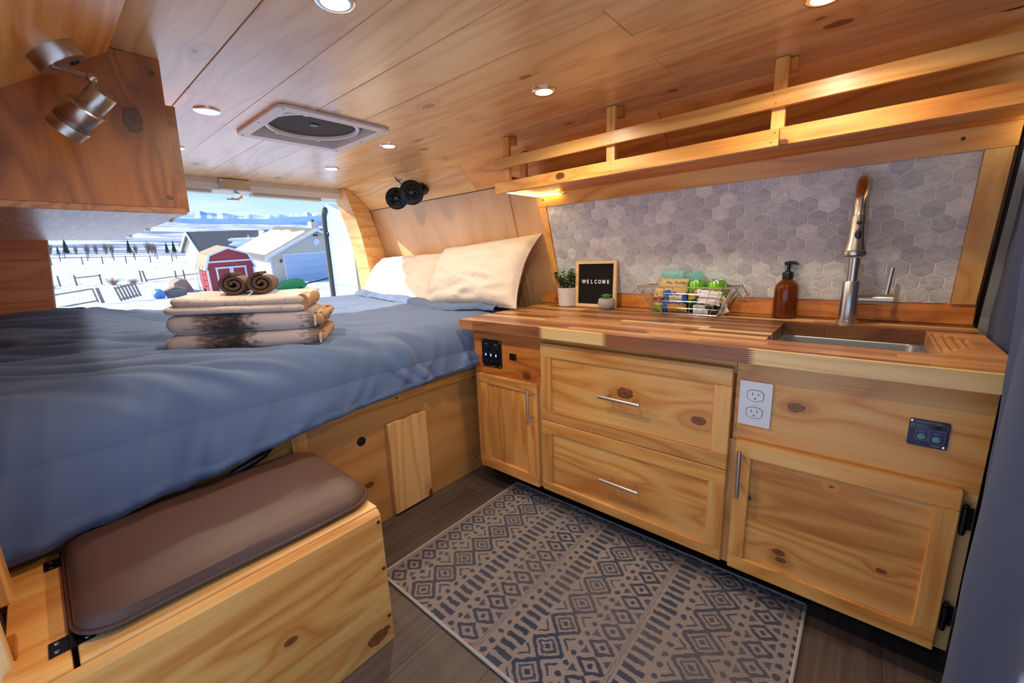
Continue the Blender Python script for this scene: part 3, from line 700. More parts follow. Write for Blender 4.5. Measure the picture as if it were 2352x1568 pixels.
part('screw', MB().lathe([(0.0032, 0), (0.0032, 0.001), (0, 0.0016)], (-0.0055, -1.1163, 0.5705), 12, Matrix.Rotation(R(-90), 4, 'Y')), white_p, ot)

sw = thing('switch_panel', (0, -0.176, 0.5295), 'black marine switch panel with three blue-lit rockers', 'switch panel')
part('plate', MB().prism(rrect(-0.230, 0.5295, -0.1225, 0.643, 0.008), 'x', 0.0, -0.003), black_p, sw)
for y in (-0.150, -0.203):
    part('socket', MB().lathe([(0.017, 0), (0.017, 0.004), (0.0145, 0.006), (0, 0.0062)], (-0.003, y, 0.612), 24, Matrix.Rotation(R(-90), 4, 'Y')), black_p, sw, smooth=True)
for y in (-0.148, -0.176, -0.204):
    rk = part('rocker', MB().prism([(-0.003, 0.541), (-0.003, 0.589), (-0.0075, 0.588), (-0.0045, 0.565), (-0.006, 0.542)], 'y', y-0.0095, y+0.0095), black_gloss, sw)
    part('indicator', MB().box((-0.0079, y-0.0022, 0.576), (-0.0068, y+0.0022, 0.585)), blue_led, rk)
    part('icon', MB().box((-0.0062, y-0.003, 0.5535), (-0.0052, y+0.003, 0.5548)), slot_m, rk)
part('maker_mark', MB().box((-0.0034, -0.194, 0.5325), (-0.0031, -0.166, 0.5342)), slot_m, sw)
for y, z in ((-0.1295, 0.636), (-0.2225, 0.636), (-0.2225, 0.5365), (-0.1295, 0.5365)):
    part('screw', MB().lathe([(0.0033, 0), (0.0033, 0.001), (0, 0.0018)], (-0.003, y, z), 12, Matrix.Rotation(R(-90), 4, 'Y')), screw_b, sw)
pb = thing('push_switch', (0, -0.289, 0.574), 'small square black push switch beside the rocker panel', 'switch')
part('bezel', MB().prism(rrect(-0.305, 0.5735, -0.273, 0.599, 0.004), 'x', 0.0, -0.004), black_p, pb)
part('button', MB().lathe([(0.009, 0), (0.009, 0.001), (0.008, 0.0018), (0, 0.002)], (-0.004, -0.289, 0.5862), 18, Matrix.Rotation(R(-90), 4, 'Y')), black_gloss, pb)

navy_p = plain('navy_panel_print', srgb(34, 30, 58), 0.3); navy2 = plain('indigo_panel_print', srgb(46, 40, 104), 0.3)
green_p = plain('green_button', srgb(40, 140, 92), 0.35); mint_p = plain('mint_button', srgb(160, 226, 192), 0.35)
lilac = plain('pale_print', srgb(168, 164, 190), 0.5); screen_m = plain('dark_display', srgb(24, 22, 26), 0.12)
iv = thing('inverter_panel', (0, -1.435, 0.5425), 'dark blue inverter charger remote panel with two green buttons', 'control panel')
IY0, IY1, IZ0, IZ1 = -1.4655, -1.4045, 0.5425, 0.6010
part('plate', MB().prism(rrect(IY0, IZ0, IY1, IZ1, 0.004), 'x', 0.0, -0.003), navy_p, iv)
part('display', MB().box((-0.0036, -1.452, 0.5835), (-0.0029, -1.416, 0.5915)), screen_m, iv)
part('button_field', MB().box((-0.0034, -1.4595, 0.5535), (-0.0029, -1.4375, 0.5800)), navy2, iv)
part('button_field', MB().box((-0.0034, -1.4345, 0.5560), (-0.0029, -1.4160, 0.5795)), navy2, iv)
def outline(y0, z0, y1, z1, par):
    part('print_line', MB().tube([(-0.0036, p[0], p[1]) for p in rrect(y0, z0, y1, z1, 0.0018, 3)], 0.00025, 4, closed=True), lilac, par)
outline(-1.4600, 0.5530, -1.4370, 0.5805, iv); outline(-1.4350, 0.5555, -1.4155, 0.5800, iv); outline(-1.4620, 0.5815, -1.4080, 0.5940, iv)
for y, z, sym in ((-1.4255, 0.5640, 0), (-1.4480, 0.5620, 1)):
    bt = part('button', MB().lathe([(0.0056, 0), (0.0056, 0.0010), (0.0052, 0.0014), (0, 0.0014)], (-0.003, y, z), 24, Matrix.Rotation(R(-90), 4, 'Y')), mint_p, iv)
    part('button_cap', MB().lathe([(0.0044, 0), (0.0044, 0.0004), (0, 0.0005)], (-0.0044, y, z), 24, Matrix.Rotation(R(-90), 4, 'Y')), green_p, bt)
    if sym == 0: part('tick_mark', MB().tube([(-0.0050, y+0.0024, z+0.0002), (-0.0050, y+0.0006, z-0.0016), (-0.0050, y-0.0026, z+0.0014)], 0.0005, 5), mint_p, bt)
    else:
        part('power_mark', MB().tube([(-0.0050, y+0.0022*math.sin(a), z+0.0022*math.cos(a)) for a in [R(35+d) for d in range(0, 291, 29)]], 0.0005, 5), mint_p, bt)
        part('power_mark', MB().tube([(-0.0050, y, z+0.0028), (-0.0050, y, z+0.0002)], 0.0005, 5), mint_p, bt)
for body, sz, y, z in (('Abso Inverter Charger', 0.0042, -1.434, 0.5970), ('SELECT', 0.0032, -1.4252, 0.5745), ('POWER', 0.0032, -1.4480, 0.5735), ('KISAE', 0.0052, -1.4480, 0.5475)):
    part('lettering', text_mb(body, sz, 0.0002).xf(FACE_X((-0.0034, y, z))), lilac, iv)
for z in (0.5895, 0.5855): part('print_line', MB().box((-0.0036, -1.4145, z-0.0005), (-0.0031, -1.4085, z+0.0005)), lilac, iv)
for y, z in ((IY1-0.0045, IZ1-0.0045), (IY0+0.0045, IZ0+0.0045)):
    part('screw', MB().lathe([(0.0032, 0), (0.0032, 0.001), (0, 0.0018)], (-0.003, y, z), 12, Matrix.Rotation(R(-90), 4, 'Y')), screw_b, iv)

# ------------------------------------------------------------------ things on the counter
pot_m = plain('rough_white_ceramic', srgb(206, 198, 198), 0.85, bump=0.3, bscale=250, var=0.08)
pot_g = plain('grey_concrete', srgb(160, 156, 156), 0.9, bump=0.3, bscale=220, var=0.10)
soil_m = plain('potting_soil', srgb(50, 38, 30), 0.95, bump=0.6, bscale=300)
leaf_m = plain('sage_leaf', srgb(86, 116, 70), 0.55, var=0.35, bscale=60)
stem_m = plain('plant_stem', srgb(96, 92, 58), 0.7)
succ_m = plain('succulent_green', srgb(116, 150, 66), 0.5, var=0.25, bscale=80)
T = CZ1+0.0004
pp = thing('potted_plant', (0.492, -0.222, T), 'leafy green plant in a tall white pot left of the letter board', 'plant')
part('pot', MB().lathe([(0, 0.0), (0.040, 0.0), (0.044, 0.003), (0.0475, 0.080), (0.0485, 0.087), (0.0455, 0.088), (0.044, 0.078), (0, 0.078)], (0.492, -0.222, T), 32), pot_m, pp, smooth=True)
part('soil', MB().lathe([(0.0437, 0), (0.03, 0.003), (0, 0.004)], (0.492, -0.222, T+0.079), 20), soil_m, pp)
rng = random.Random(3)
leafM = MB().add([(0, 0, 0), (0.0045, 0.0055, 0.0012), (0.0105, 0.0062, 0.0004), (0.0175, 0, -0.0022), (0.0105, -0.0062, 0.0004), (0.0045, -0.0055, 0.0012), (0.009, 0, 0.0022)], [(0, 1, 6), (1, 2, 6), (2, 3, 6), (3, 4, 6), (4, 5, 6), (5, 0, 6)])
leaf0 = None; nleaf = 0
for st in range(24):
    az = 2.4*st+rng.uniform(-0.3, 0.3); out = 0.008+0.058*((st*0.618) % 1.0); hh = rng.uniform(0.060, 0.100)-out*0.45
    if math.cos(az) > 0.2: out *= 0.5
    p0 = Vector((0.492+0.014*math.cos(az), -0.222+0.014*math.sin(az), T+0.080)); p1 = p0+Vector((out*math.cos(az)*0.45, out*math.sin(az)*0.45, hh*0.65)); p2 = p0+Vector((out*math.cos(az), out*math.sin(az), hh))
    part('stem', MB().tube([p0, p1, p2], [0.0012, 0.001, 0.0006], 5), stem_m, pp)
    for k in range(13):
        t_ = 0.18+0.82*k/12; p = (p0*(1-t_)**2+p1*2*t_*(1-t_)+p2*t_*t_); la = az+k*2.4+rng.uniform(-0.4, 0.4)
        m_ = Matrix.LocRotScale(p-Vector(pp.location), Euler((rng.uniform(-0.5, 0.5), rng.uniform(-1.0, 0.3), la)), Vector([rng.uniform(0.9, 1.3)]*3))
        if leaf0 is None:
            leaf0 = obj('leaf', leafM, leaf_m, pp, smooth=True, local=True, recenter=False); o_ = leaf0
        else:
            o_ = leaf0.copy(); COL.objects.link(o_); o_.parent = pp
        o_.matrix_local = m_
lb = thing('letter_board', (0.505, -0.372, T), 'black felt letter board in a wood frame reading welcome', 'letter board')
lean = R(3)
LM = Matrix.Translation((0.494, -0.372, T+0.001)) @ Matrix.Rotation(lean, 4, 'Y') @ FACE_X((0, 0, 0))   # local x right, y up, z out
LW, LH, FB = 0.205, 0.2085, 0.0145
frame_m = wood('pale_frame_wood', 'y', srgb(236, 206, 162), srgb(226, 190, 142), srgb(204, 162, 112), PK, knots=0.0, tone=0.02)
felt_m = plain('black_felt', srgb(12, 12, 13), 0.95)
for a, b in (((-LW/2, 0, 0), (LW/2, FB, 0.014)), ((-LW/2, LH-FB, 0), (LW/2, LH, 0.014)), ((-LW/2, FB, 0), (-LW/2+FB, LH-FB, 0.014)), ((LW/2-FB, FB, 0), (LW/2, LH-FB, 0.014))):
    part('frame_bar', MB().box(a, b, 0.0006).xf(LM), frame_m, lb)
fb = MB().box((-LW/2+FB, FB, 0.001), (LW/2-FB, LH-FB, 0.0055))
y_ = FB+0.003
while y_ < LH-FB-0.003: fb.box((-LW/2+FB, y_, 0.005), (LW/2-FB, y_+0.0036, 0.0078)); y_ += 0.0054
part('felt_panel', fb.xf(LM), felt_m, lb)
for i, chx in enumerate('WELCOME'):
    part('letter', text_mb(chx, 0.0235, 0.0008, bold=0.0006).xf(LM @ Matrix.Translation((-0.0600+0.0203*i, 0.1140, 0.0092)) @ Matrix.Scale(0.82, 4, Vector((1, 0, 0)))), white_p, lb)
sc_ = thing('succulent', (0.458, -0.444, T), 'small succulent in a round grey pot before the letter board', 'plant')
part('pot', MB().lathe([(0, 0), (0.022, 0), (0.030, 0.006), (0.0375, 0.022), (0.0345, 0.041), (0.030, 0.0475), (0.0275, 0.047), (0.029, 0.040), (0, 0.040)], (0.458, -0.444, T), 28), pot_g, sc_, smooth=True)
part('soil', MB().lathe([(0.0288, 0), (0, 0.003)], (0.458, -0.444, T+0.0405), 16), soil_m, sc_)
sl = MB().add([(0, -0.0035, 0), (0, 0.0035, 0), (0.012, 0.0062, 0.004), (0.012, -0.0062, 0.004), (0.026, 0, 0.010), (0.012, 0, 0.0075), (0.010, 0, -0.001)], [(0, 3, 5), (0, 5, 1), (1, 5, 2), (3, 4, 5), (5, 4, 2), (0, 6, 3), (3, 6, 4), (6, 2, 4), (6, 1, 2), (0, 1, 6)])
s0 = None
for ring, (n_, tilt, sc2) in enumerate(((9, 0.1, 1.25), (8, -0.45, 1.1), (6, -0.85, 0.85), (3, -1.2, 0.6))):
    for k in range(n_):
        m_ = Matrix.LocRotScale(Vector((0, 0, 0.0425+ring*0.002)), Euler((0, tilt+0.1, 2*math.pi*k/n_+ring*0.4)), Vector([sc2]*3))
        if s0 is None: s0 = o_ = obj('leaf', sl, succ_m, sc_, smooth=True, local=True, recenter=False)
        else: o_ = s0.copy(); COL.objects.link(o_); o_.parent = sc_
        o_.matrix_local = m_

# wire basket
BXF, BXB, BYL, BYR, BH = 0.428, 0.530, -0.655, -0.900, 0.103
bk = thing('wire_basket', (0.48, -0.778, T), 'chrome wire basket holding snacks and drink cans', 'basket')
TXF, TXB, TYL, TYR = 0.402, 0.538, -0.612, -0.952
def lerp(a, b, t): return a+(b-a)*t
def bpt(u, v, h):
    """u along y 0..1, v across x 0 front..1 back, h height 0..1"""
    return Vector((lerp(lerp(BXF, BXB, v), lerp(TXF, TXB, v), h), lerp(lerp(BYL, BYR, u), lerp(TYL, TYR, u), h), T+0.0025+BH*h))
def loop_at(h, r): return [bpt(0, 0, h), bpt(1, 0, h), bpt(1, 1, h), bpt(0, 1, h)]
part('rim', MB().tube(loop_at(1.0, 0), 0.0026, 8, closed=True), chrome, bk, smooth=True)
part('base_ring', MB().tube(loop_at(0.0, 0), 0.0022, 8, closed=True), chrome, bk, smooth=True)
for h in (0.22, 0.48, 0.76): part('hoop', MB().tube(loop_at(h, 0), 0.0013, 6, closed=True), chrome, bk)
for k in range(0, 11):
    u = k/10; part('wire', MB().tube([bpt(u, 0, 1), bpt(u, 0, 0), bpt(u, 1, 0), bpt(u, 1, 1)], 0.0013, 6), chrome, bk)
for k in range(1, 7):
    v = k/7; part('wire', MB().tube([bpt(0, v, 1), bpt(0, v, 0), bpt(1, v, 0), bpt(1, v, 1)], 0.0013, 6), chrome, bk)
for u, s_ in ((0, 1), (1, -1)):
    for v0 in (0.02, 0.80):
        a = bpt(u, v0, 1); b = bpt(u, v0+0.18, 1)
        part('handle_loop', MB().tube([a, a+Vector((0, s_*0.006, 0.006)), a+Vector((0.002, s_*0.022, -0.022)), a+Vector((0.01, s_*0.030, -0.030)), b+Vector((0, s_*0.016, -0.040)), b+Vector((0, s_*0.004, -0.046))], 0.0017, 8), chrome, bk, smooth=True)
# drink cans
def can_mat():
    t = NT('green_can_print'); tc = t.n('ShaderNodeTexCoord'); sp_ = t.n('ShaderNodeSeparateXYZ'); t.l(tc.outputs['Object'], sp_.inputs[0])
    c = t.ramp(t.math('MULTIPLY_ADD', sp_.outputs[2], 8.0, 0.5), [(0.0, srgb(10, 70, 50)), (0.38, srgb(22, 96, 48)), (0.5, srgb(90, 170, 40)), (1.0, srgb(120, 190, 50))])
    t.set(Base_Color=c, Roughness=0.25); t.b.inputs['Metallic'].default_value = 0.35; return t.m
can_m = can_mat(); alu = plain('aluminium', (0.8, 0.8, 0.82, 1), 0.22, 1.0)
label_y = plain('yellow_label_print', srgb(220, 180, 40), 0.4); red_p = plain('red_print', srgb(170, 40, 40), 0.4); ink = plain('dark_ink', srgb(44, 40, 60), 0.6)
def can(x, y, label):
    c = thing('drink_can', (x, y, T+0.004), label, 'can', 'drink cans in the wire basket')
    part('body', MB().lathe([(0, 0.004), (0.022, 0.004), (0.026, 0.0), (0.0325, 0.012), (0.0325, 0.112), (0.0265, 0.122)], (x, y, T+0.004), 32), can_m, c, smooth=True)
    part('lid', MB().lathe([(0.0268, 0.1215), (0.0268, 0.1245), (0.0245, 0.1245), (0.0238, 0.120), (0, 0.120)], (x, y, T+0.004), 28), alu, c, smooth=True)
    for a0, zz in ((R(196), 0.073), (R(166), 0.060), (R(226), 0.050)):
        pl2 = [(a0+da, zz+dz) for da, dz in ((-0.42, -0.012), (0.42, -0.004), (0.42, 0.014), (-0.42, 0.006))]
        b = MB(); n_ = 8
        vv = []
        for i in range(n_+1):
            t_ = i/n_; a = a0-0.42+0.84*t_
            for dz in (-0.012+0.008*t_, 0.008+0.008*t_): vv.append((x+0.0328*math.cos(a), y+0.0328*math.sin(a), T+0.004+zz+dz))
        b.add(vv, [(2*i, 2*i+2, 2*i+3, 2*i+1) for i in range(n_)])
        lo = part('label_band', b, label_y, c)
        tm = text_mb('Schweppes', 0.0078, 0.0002)
        out_ = []
        for p in tm.v:
            a = a0-p.x/0.033*1.0*(-1)*-1; out_.append(Vector((x+(0.0331+p.z)*math.cos(a), y+(0.0331+p.z)*math.sin(a), T+0.004+zz+p.y+0.10*-p.x*0+0.002)))
        tm.v = out_; part('lettering', tm, ink, lo)
    b = MB().lathe([(0.006, 0), (0.006, 0.0006), (0, 0.0007)], (x+0.0326*math.cos(R(176)), y+0.0326*math.sin(R(176)), T+0.084), 14, Matrix.Rotation(R(-90), 4, 'Y'))
    part('emblem', b, red_p, c)
can(0.494, -0.806, 'green soda can left of the other can in the basket')
can(0.494, -0.878, 'green soda can at the right end of the basket')
# snack bags: pillow-shaped foil bags
def bag(name, c, w, h, th, rot, mats, label, text=None, tcol=None, seed=0, tsize=0.02, split=None, cat='snack bag'):
    """mats = list; split(u,v)->material index"""
    root = thing(name, c, label, cat, 'snack packs in the wire basket', rot=rot)
    rg = random.Random(seed)
    def surf(sgn):
        def f(u, v):
            x = (u-0.5)*w; z = v*h
            e = max(0.0, 1-abs(2*u-1)**4)**0.5*max(0.0, 1-abs(2*v-1)**6)**0.6
            pinch = 1-0.05*(1-abs(2*v-1))
            wob = 0.0016*noise.noise(Vector((x*60+seed*7, z*60, sgn*3)))
            return (x*pinch+0.002*math.sin(v*20+seed), sgn*(th/2*e+0.0003)+wob*e, z+0.0015*math.sin(u*24+seed))
        return f
    b = MB()
    for sgn in (-1, 1):
        o = len(b.f); nu, nv = 18, 20; b.grid(surf(sgn), nu, nv)
        for j in range(nv):
            for i in range(nu): b.mi[o+j*nu+i] = split((i+0.5)/nu, (j+0.5)/nv) if split else 0
        if sgn == 1:
            for k in range(o, len(b.f)): b.f[k] = b.f[k][::-1]
    bo = part('bag', b, mats, root, smooth=True, local=True, recenter=False)
    if text:
        for body, tx, tz, ts, mt in text:
            tm = text_mb(body, ts, 0.0002)
            for p in tm.v:
                u = (p.x+tx)/w+0.5; v = (p.y+tz)/h
                q = surf(-1)(min(max(u, 0), 1), min(max(v, 0), 1)); p.x, p.y, p.z = q[0], q[1]-0.0012, q[2]
            part('lettering', tm, mt, root, local=True, recenter=False)
    return root
kraft = plain('kraft_bag', srgb(206, 174, 118), 0.5); blue_b = plain('blue_bag', srgb(44, 86, 160), 0.4); gold_b = plain('golden_chip_print', srgb(196, 146, 56), 0.5)
teal_b = plain('teal_bag', srgb(120, 178, 170), 0.45); purple_b = plain('purple_bag', srgb(84, 62, 128), 0.4); whiteb = plain('white_wrapper', srgb(222, 220, 226), 0.4)
green_b = plain('lime_bag', srgb(124, 150, 44), 0.45); darkb = plain('black_wrapper', srgb(28, 26, 34), 0.35); pale_print = plain('pale_bag_print', srgb(196, 194, 178), 0.5)
brownb = plain('brown_snack_print', srgb(120, 74, 44), 0.5)
FR = lambda yaw, tilt=0.0: (tilt, 0, R(-90)+yaw)       # bag face (local -y) turned towards -x
def split_vick(u, v):
    if v > 0.60+0.04*math.sin(u*6): return 0
    if v < 0.24 and u > 0.35: return 2
    if 0.28 < v < 0.52 and 0.32 < u < 0.86: return 3
    return 1
bag('chip_bag', (0.452, -0.736, T+0.006), 0.100, 0.128, 0.026, FR(0.08, R(-6)), [kraft, blue_b, gold_b, pale_print], 'kraft and blue potato chip bag in the front of the basket',
    [('Miss Vickies', 0.006, 0.1125, 0.0155, ink)], seed=1, split=split_vick)
bag('chip_bag', (0.448, -0.676, T+0.005), 0.046, 0.092, 0.018, FR(-0.35, R(-4)), [kraft, brownb, green_b], 'narrow brown and lime snack bag at the left of the basket', seed=2,
    split=lambda u, v: 2 if v < 0.28 else (1 if 0.38 < v < 0.6 else 0))
bag('chip_bag', (0.500, -0.668, T+0.012), 0.070, 0.128, 0.02, (R(-8), R(10), R(-90)-0.2), [kraft, purple_b], 'kraft and purple chip bag leaning out at the left', [('Miss', 0.012, 0.108, 0.026, ink)], seed=3, split=lambda u, v: 0 if v > 0.66 else 1)
bag('chip_bag', (0.503, -0.715, T+0.010), 0.088, 0.152, 0.018, FR(0.05, R(2)), [teal_b, darkb], 'tall teal snack bag behind the kraft bag', seed=4, split=lambda u, v: 1 if 0.70 < v < 0.76 and 0.2 < u < 0.7 else 0)
bag('chip_bag', (0.531, -0.812, T+0.010), 0.074, 0.150, 0.008, (R(11), R(-10), R(-90)), [teal_b, darkb], 'teal snack bag tucked behind the left can', seed=5)
bag('granola_bar', (0.437, -0.862, T+0.042), 0.088, 0.052, 0.012, (R(-14), R(6), R(-90)), [whiteb, darkb], 'white wrapped snack bar lying against the front wires', seed=6, split=lambda u, v: 1 if u < 0.12 and v < 0.5 else 0)
bag('snack_pouch', (0.470, -0.914, T+0.004), 0.05, 0.078, 0.012, (R(-6), R(-28), R(-90)-0.5), [whiteb], 'silver white pouch poking out of the basket right end', seed=7)
for k, (z, w_, y, lab) in enumerate(((0.004, 0.078, -0.855, 'flat white snack box at the bottom of the basket'), (0.021, 0.070, -0.850, 'flat white snack box stacked on another in the basket'))):
    t_ = thing('snack_box', (0.452, y, T+z), lab, 'box', 'snack packs in the wire basket')
    part('carton', MB().box((0.436, y-w_/2, T+z), (0.472, y+w_/2, T+z+0.0165), 0.0008), whiteb, t_)
    part('carton_end', MB().box((0.4352, y-w_/2-0.001, T+z+0.0005), (0.4728, y-w_/2+0.026, T+z+0.016)), darkb, t_)
    for q in range(3): part('print_line', MB().box((0.4354, y-0.008, T+z+0.004+q*0.004), (0.4358, y+w_/2-0.006, T+z+0.0048+q*0.004)), slot_m, t_)

# soap bottle
amber = NT('amber_glass'); amber.set(Roughness=0.05); amber.b.inputs['Base Color'].default_value = srgb(168, 84, 20); amber.b.inputs['Transmission Weight'].default_value = 0.75; amber.b.inputs['IOR'].default_value = 1.45
soap_m = plain('amber_liquid_soap', srgb(112, 40, 14), 0.12); soap_m.node_tree.nodes['Principled BSDF'].inputs['Coat Weight'].default_value = 0.5
BX, BY = 0.504, -1.097
sb = thing('soap_bottle', (BX, BY, T), 'amber glass soap bottle with black pump left of the faucet', 'bottle')
part('glass_body', MB().lathe([(0, 0.0), (0.030, 0.0), (0.0345, 0.004), (0.0355, 0.010), (0.0355, 0.095), (0.0345, 0.106), (0.030, 0.117), (0.020, 0.126), (0.0150, 0.131), (0.0140, 0.136), (0.0125, 0.136), (0.0130, 0.130), (0.018, 0.124), (0.028, 0.115), (0.0325, 0.105), (0.0335, 0.095), (0.0335, 0.010), (0.032, 0.004), (0, 0.004)], (BX, BY, T), 36), amber.m, sb, smooth=True)
part('soap', MB().lathe([(0, 0.0045), (0.0315, 0.0045), (0.033, 0.010), (0.033, 0.060), (0, 0.060)], (BX, BY, T), 32), soap_m, sb, smooth=True)
part('dip_tube', MB().cyl((BX, BY, T+0.061), (BX, BY, T+0.132), 0.0022, 8), white_p, sb)
part('pump_collar', MB().lathe([(0.0, 0.133), (0.0160, 0.133), (0.0165, 0.135), (0.0165, 0.152), (0.0150, 0.155), (0.0085, 0.156), (0.0085, 0.160), (0, 0.160)], (BX, BY, T), 28), black_p, sb, smooth=True)
pm = MB().cyl((BX, BY, T+0.160), (BX, BY, T+0.182), 0.0055, 14)
pm.tube([(BX, BY+0.012, T+0.183), (BX, BY-0.004, T+0.186), (BX, BY-0.018, T+0.1855), (BX-0.002, BY-0.027, T+0.180)], [0.006, 0.0062, 0.0045, 0.003], 10)
part('pump_head', pm, black_p, sb, smooth=True)
# ------------------------------------------------------------------ ceiling lights, roof vent, fan, reading lamp
where = {(-0.725, -0.53): 'round ceiling light at the top of the photo, over the bench', (-0.735, 0.243): 'round ceiling light left of the roof vent', (-0.715, 0.778): 'round ceiling light half hidden by the overhead cabinet',
         (-0.112, -0.543): 'round ceiling light nearest the gallery shelf posts', (-0.115, 0.240): 'round ceiling light right of the roof vent', (-0.092, 0.778): 'round ceiling light nearest the rear door opening', (-0.092, -1.19): 'round ceiling light at the top edge over the sink'}
for (x, y), lab in where.items():
    t_ = thing('ceiling_light', (x, y, 1.43), lab, 'light', 'recessed ceiling lights')
    part('trim_ring', MB().lathe([(0.0345, 0.0005), (0.0345, -0.0025), (0.031, -0.0045), (0.025, -0.0035), (0.0245, 0.0005), (0.0345, 0.0005)], (x, y, 1.4295), 32), chrome, t_, smooth=True)
    part('lens', MB().lathe([(0.0243, -0.001), (0.020, -0.0028), (0, -0.0034)], (x, y, 1.4290), 28), lamp_glow, t_, smooth=True)
    ld = bpy.data.lights.new('ceiling_light_lamp', 'SPOT'); lo_ = bpy.data.objects.new('lamp', ld); COL.objects.link(lo_)
    ld.energy = 5.6; ld.color = (1.0, 0.84, 0.64); ld.spot_size = R(165); ld.spot_blend = 0.6; ld.shadow_soft_size = 0.022
    lo_.parent = t_; lo_.location = (0, 0, -0.010)

vt = thing('roof_vent', (-0.4215, 0.2345, 1.43), 'square white roof vent with round dark fan screen', 'vent')
def ring_rect(o, i, z0, z1, ro, ri):
    a = rrect(*o, ro); b = rrect(*i, ri); n_ = len(a)
    vs_ = [(p[0], p[1], z0) for p in a]+[(p[0], p[1], z0) for p in b]+[(p[0], p[1], z1) for p in a]+[(p[0], p[1], z1) for p in b]
    fs_ = []
    for k in range(n_):
        j = (k+1) % n_
        fs_ += [(k, n_+k, n_+j, j), (2*n_+k, 2*n_+j, 3*n_+j, 3*n_+k), (k, j, 2*n_+j, 2*n_+k), (n_+k, 3*n_+k, 3*n_+j, n_+j)]
    return MB().add(vs_, fs_)
part('frame', ring_rect((VX0, VY0, VX1, VY1), (HX0+0.004, HY0+0.004, HX1-0.004, HY1-0.004), 1.421, 1.4295, 0.035, 0.012), vent_p, vt)
part('throat', ring_rect((HX0-0.0, HY0-0.0, HX1+0.0, HY1+0.0), (HX0+0.004, HY0+0.004, HX1-0.004, HY1-0.004), 1.4295, 1.51, 0.014, 0.012), vent_p, vt)
VC = ((VX0+VX1)/2, (VY0+VY1)/2)
part('lid', MB().box((HX0-0.02, HY0-0.02, 1.511), (HX1+0.02, HY1+0.02, 1.520)), vent_p, vt)
part('fan_ring', MB().lathe([(0.142, 0.0), (0.150, 0.0), (0.154, 0.004), (0.154, 0.030), (0.142, 0.030), (0.140, 0.004), (0.142, 0.0)], (VC[0], VC[1], 1.436), 40), white_p, vt, smooth=True)
part('screen', MB().lathe([(0.1405, 0.0), (0.06, 0.001), (0, 0.0012)], (VC[0], VC[1], 1.447), 36), mesh_m, vt, smooth=True)
part('hub', MB().box((VC[0]-0.016, VC[1]-0.022, 1.4435), (VC[0]+0.012, VC[1]+0.004, 1.448), 0.001), black_p, vt)
for a in (R(60), R(120), R(240), R(300)):
    part('clip', MB().sphere((VC[0]+0.148*math.cos(a), VC[1]+0.148*math.sin(a), 1.435), 0.007, 10, 6, (1.2, 1.2, 0.5)), white_p, vt, smooth=True)
part('crank_opening', MB().box((HX0+0.012, HY0+0.008, 1.440), (HX0+0.085, HY0+0.034, 1.452), 0.001), black_p, vt)
part('bracket', MB().prism([(HX0+0.010, HY0+0.036), (HX0+0.060, HY0+0.030), (HX0+0.092, HY0+0.028), (HX0+0.084, HY0+0.052), (HX0+0.066, HY0+0.044)], 'z', 1.434, 1.438), white_p, vt)
for x, y in ((VX0+0.02, VY0+0.02), (VX1-0.02, VY0+0.02), (VX0+0.02, VY1-0.02), (VX1-0.02, VY1-0.02), (VX0+0.012, VC[1]), (VX1-0.012, VC[1])):
    part('screw', MB().lathe([(0.0035, 0), (0.003, -0.0012), (0, -0.0014)], (x, y, 1.421), 10), slot_m, vt)

# twin-head clip fan on the angled board over the pillows
fn = thing('twin_fan', (0.335, 0.70, 1.36), 'black twin-head fan mounted above the pillows', 'fan')
n_up = Vector((-0.683, 0, -0.730))                      # outward normal of the angled board
bc = Vector((0.343, 0.690, 1.358)); ey = Vector((0, 1, 0)); ex_ = n_up.cross(ey).normalized()
bb = MB(); outl = rrect(-0.105, -0.032, 0.105, 0.032, 0.031, 7)
for lv, (h_, sc3) in enumerate(((0.0, 1.0), (0.018, 1.0), (0.030, 0.86), (0.034, 0.6))):
    for p in outl: bb.v.append(bc+ey*p[0]*sc3+ex_*p[1]*sc3+n_up*h_)
m_ = len(outl)
for lv in range(3):
    for k in range(m_): bb.f.append([lv*m_+k, lv*m_+(k+1) % m_, (lv+1)*m_+(k+1) % m_, (lv+1)*m_+k]); bb.mi.append(0)
bb.f.append([3*m_+k for k in range(m_)]); bb.mi.append(0)
part('base', bb, black_gloss, fn, smooth=True)
part('power_cord', MB().tube([(0.262, 0.765, 1.426), (0.290, 0.758, 1.398), (0.315, 0.745, 1.375)], 0.0028, 8), black_p, fn)
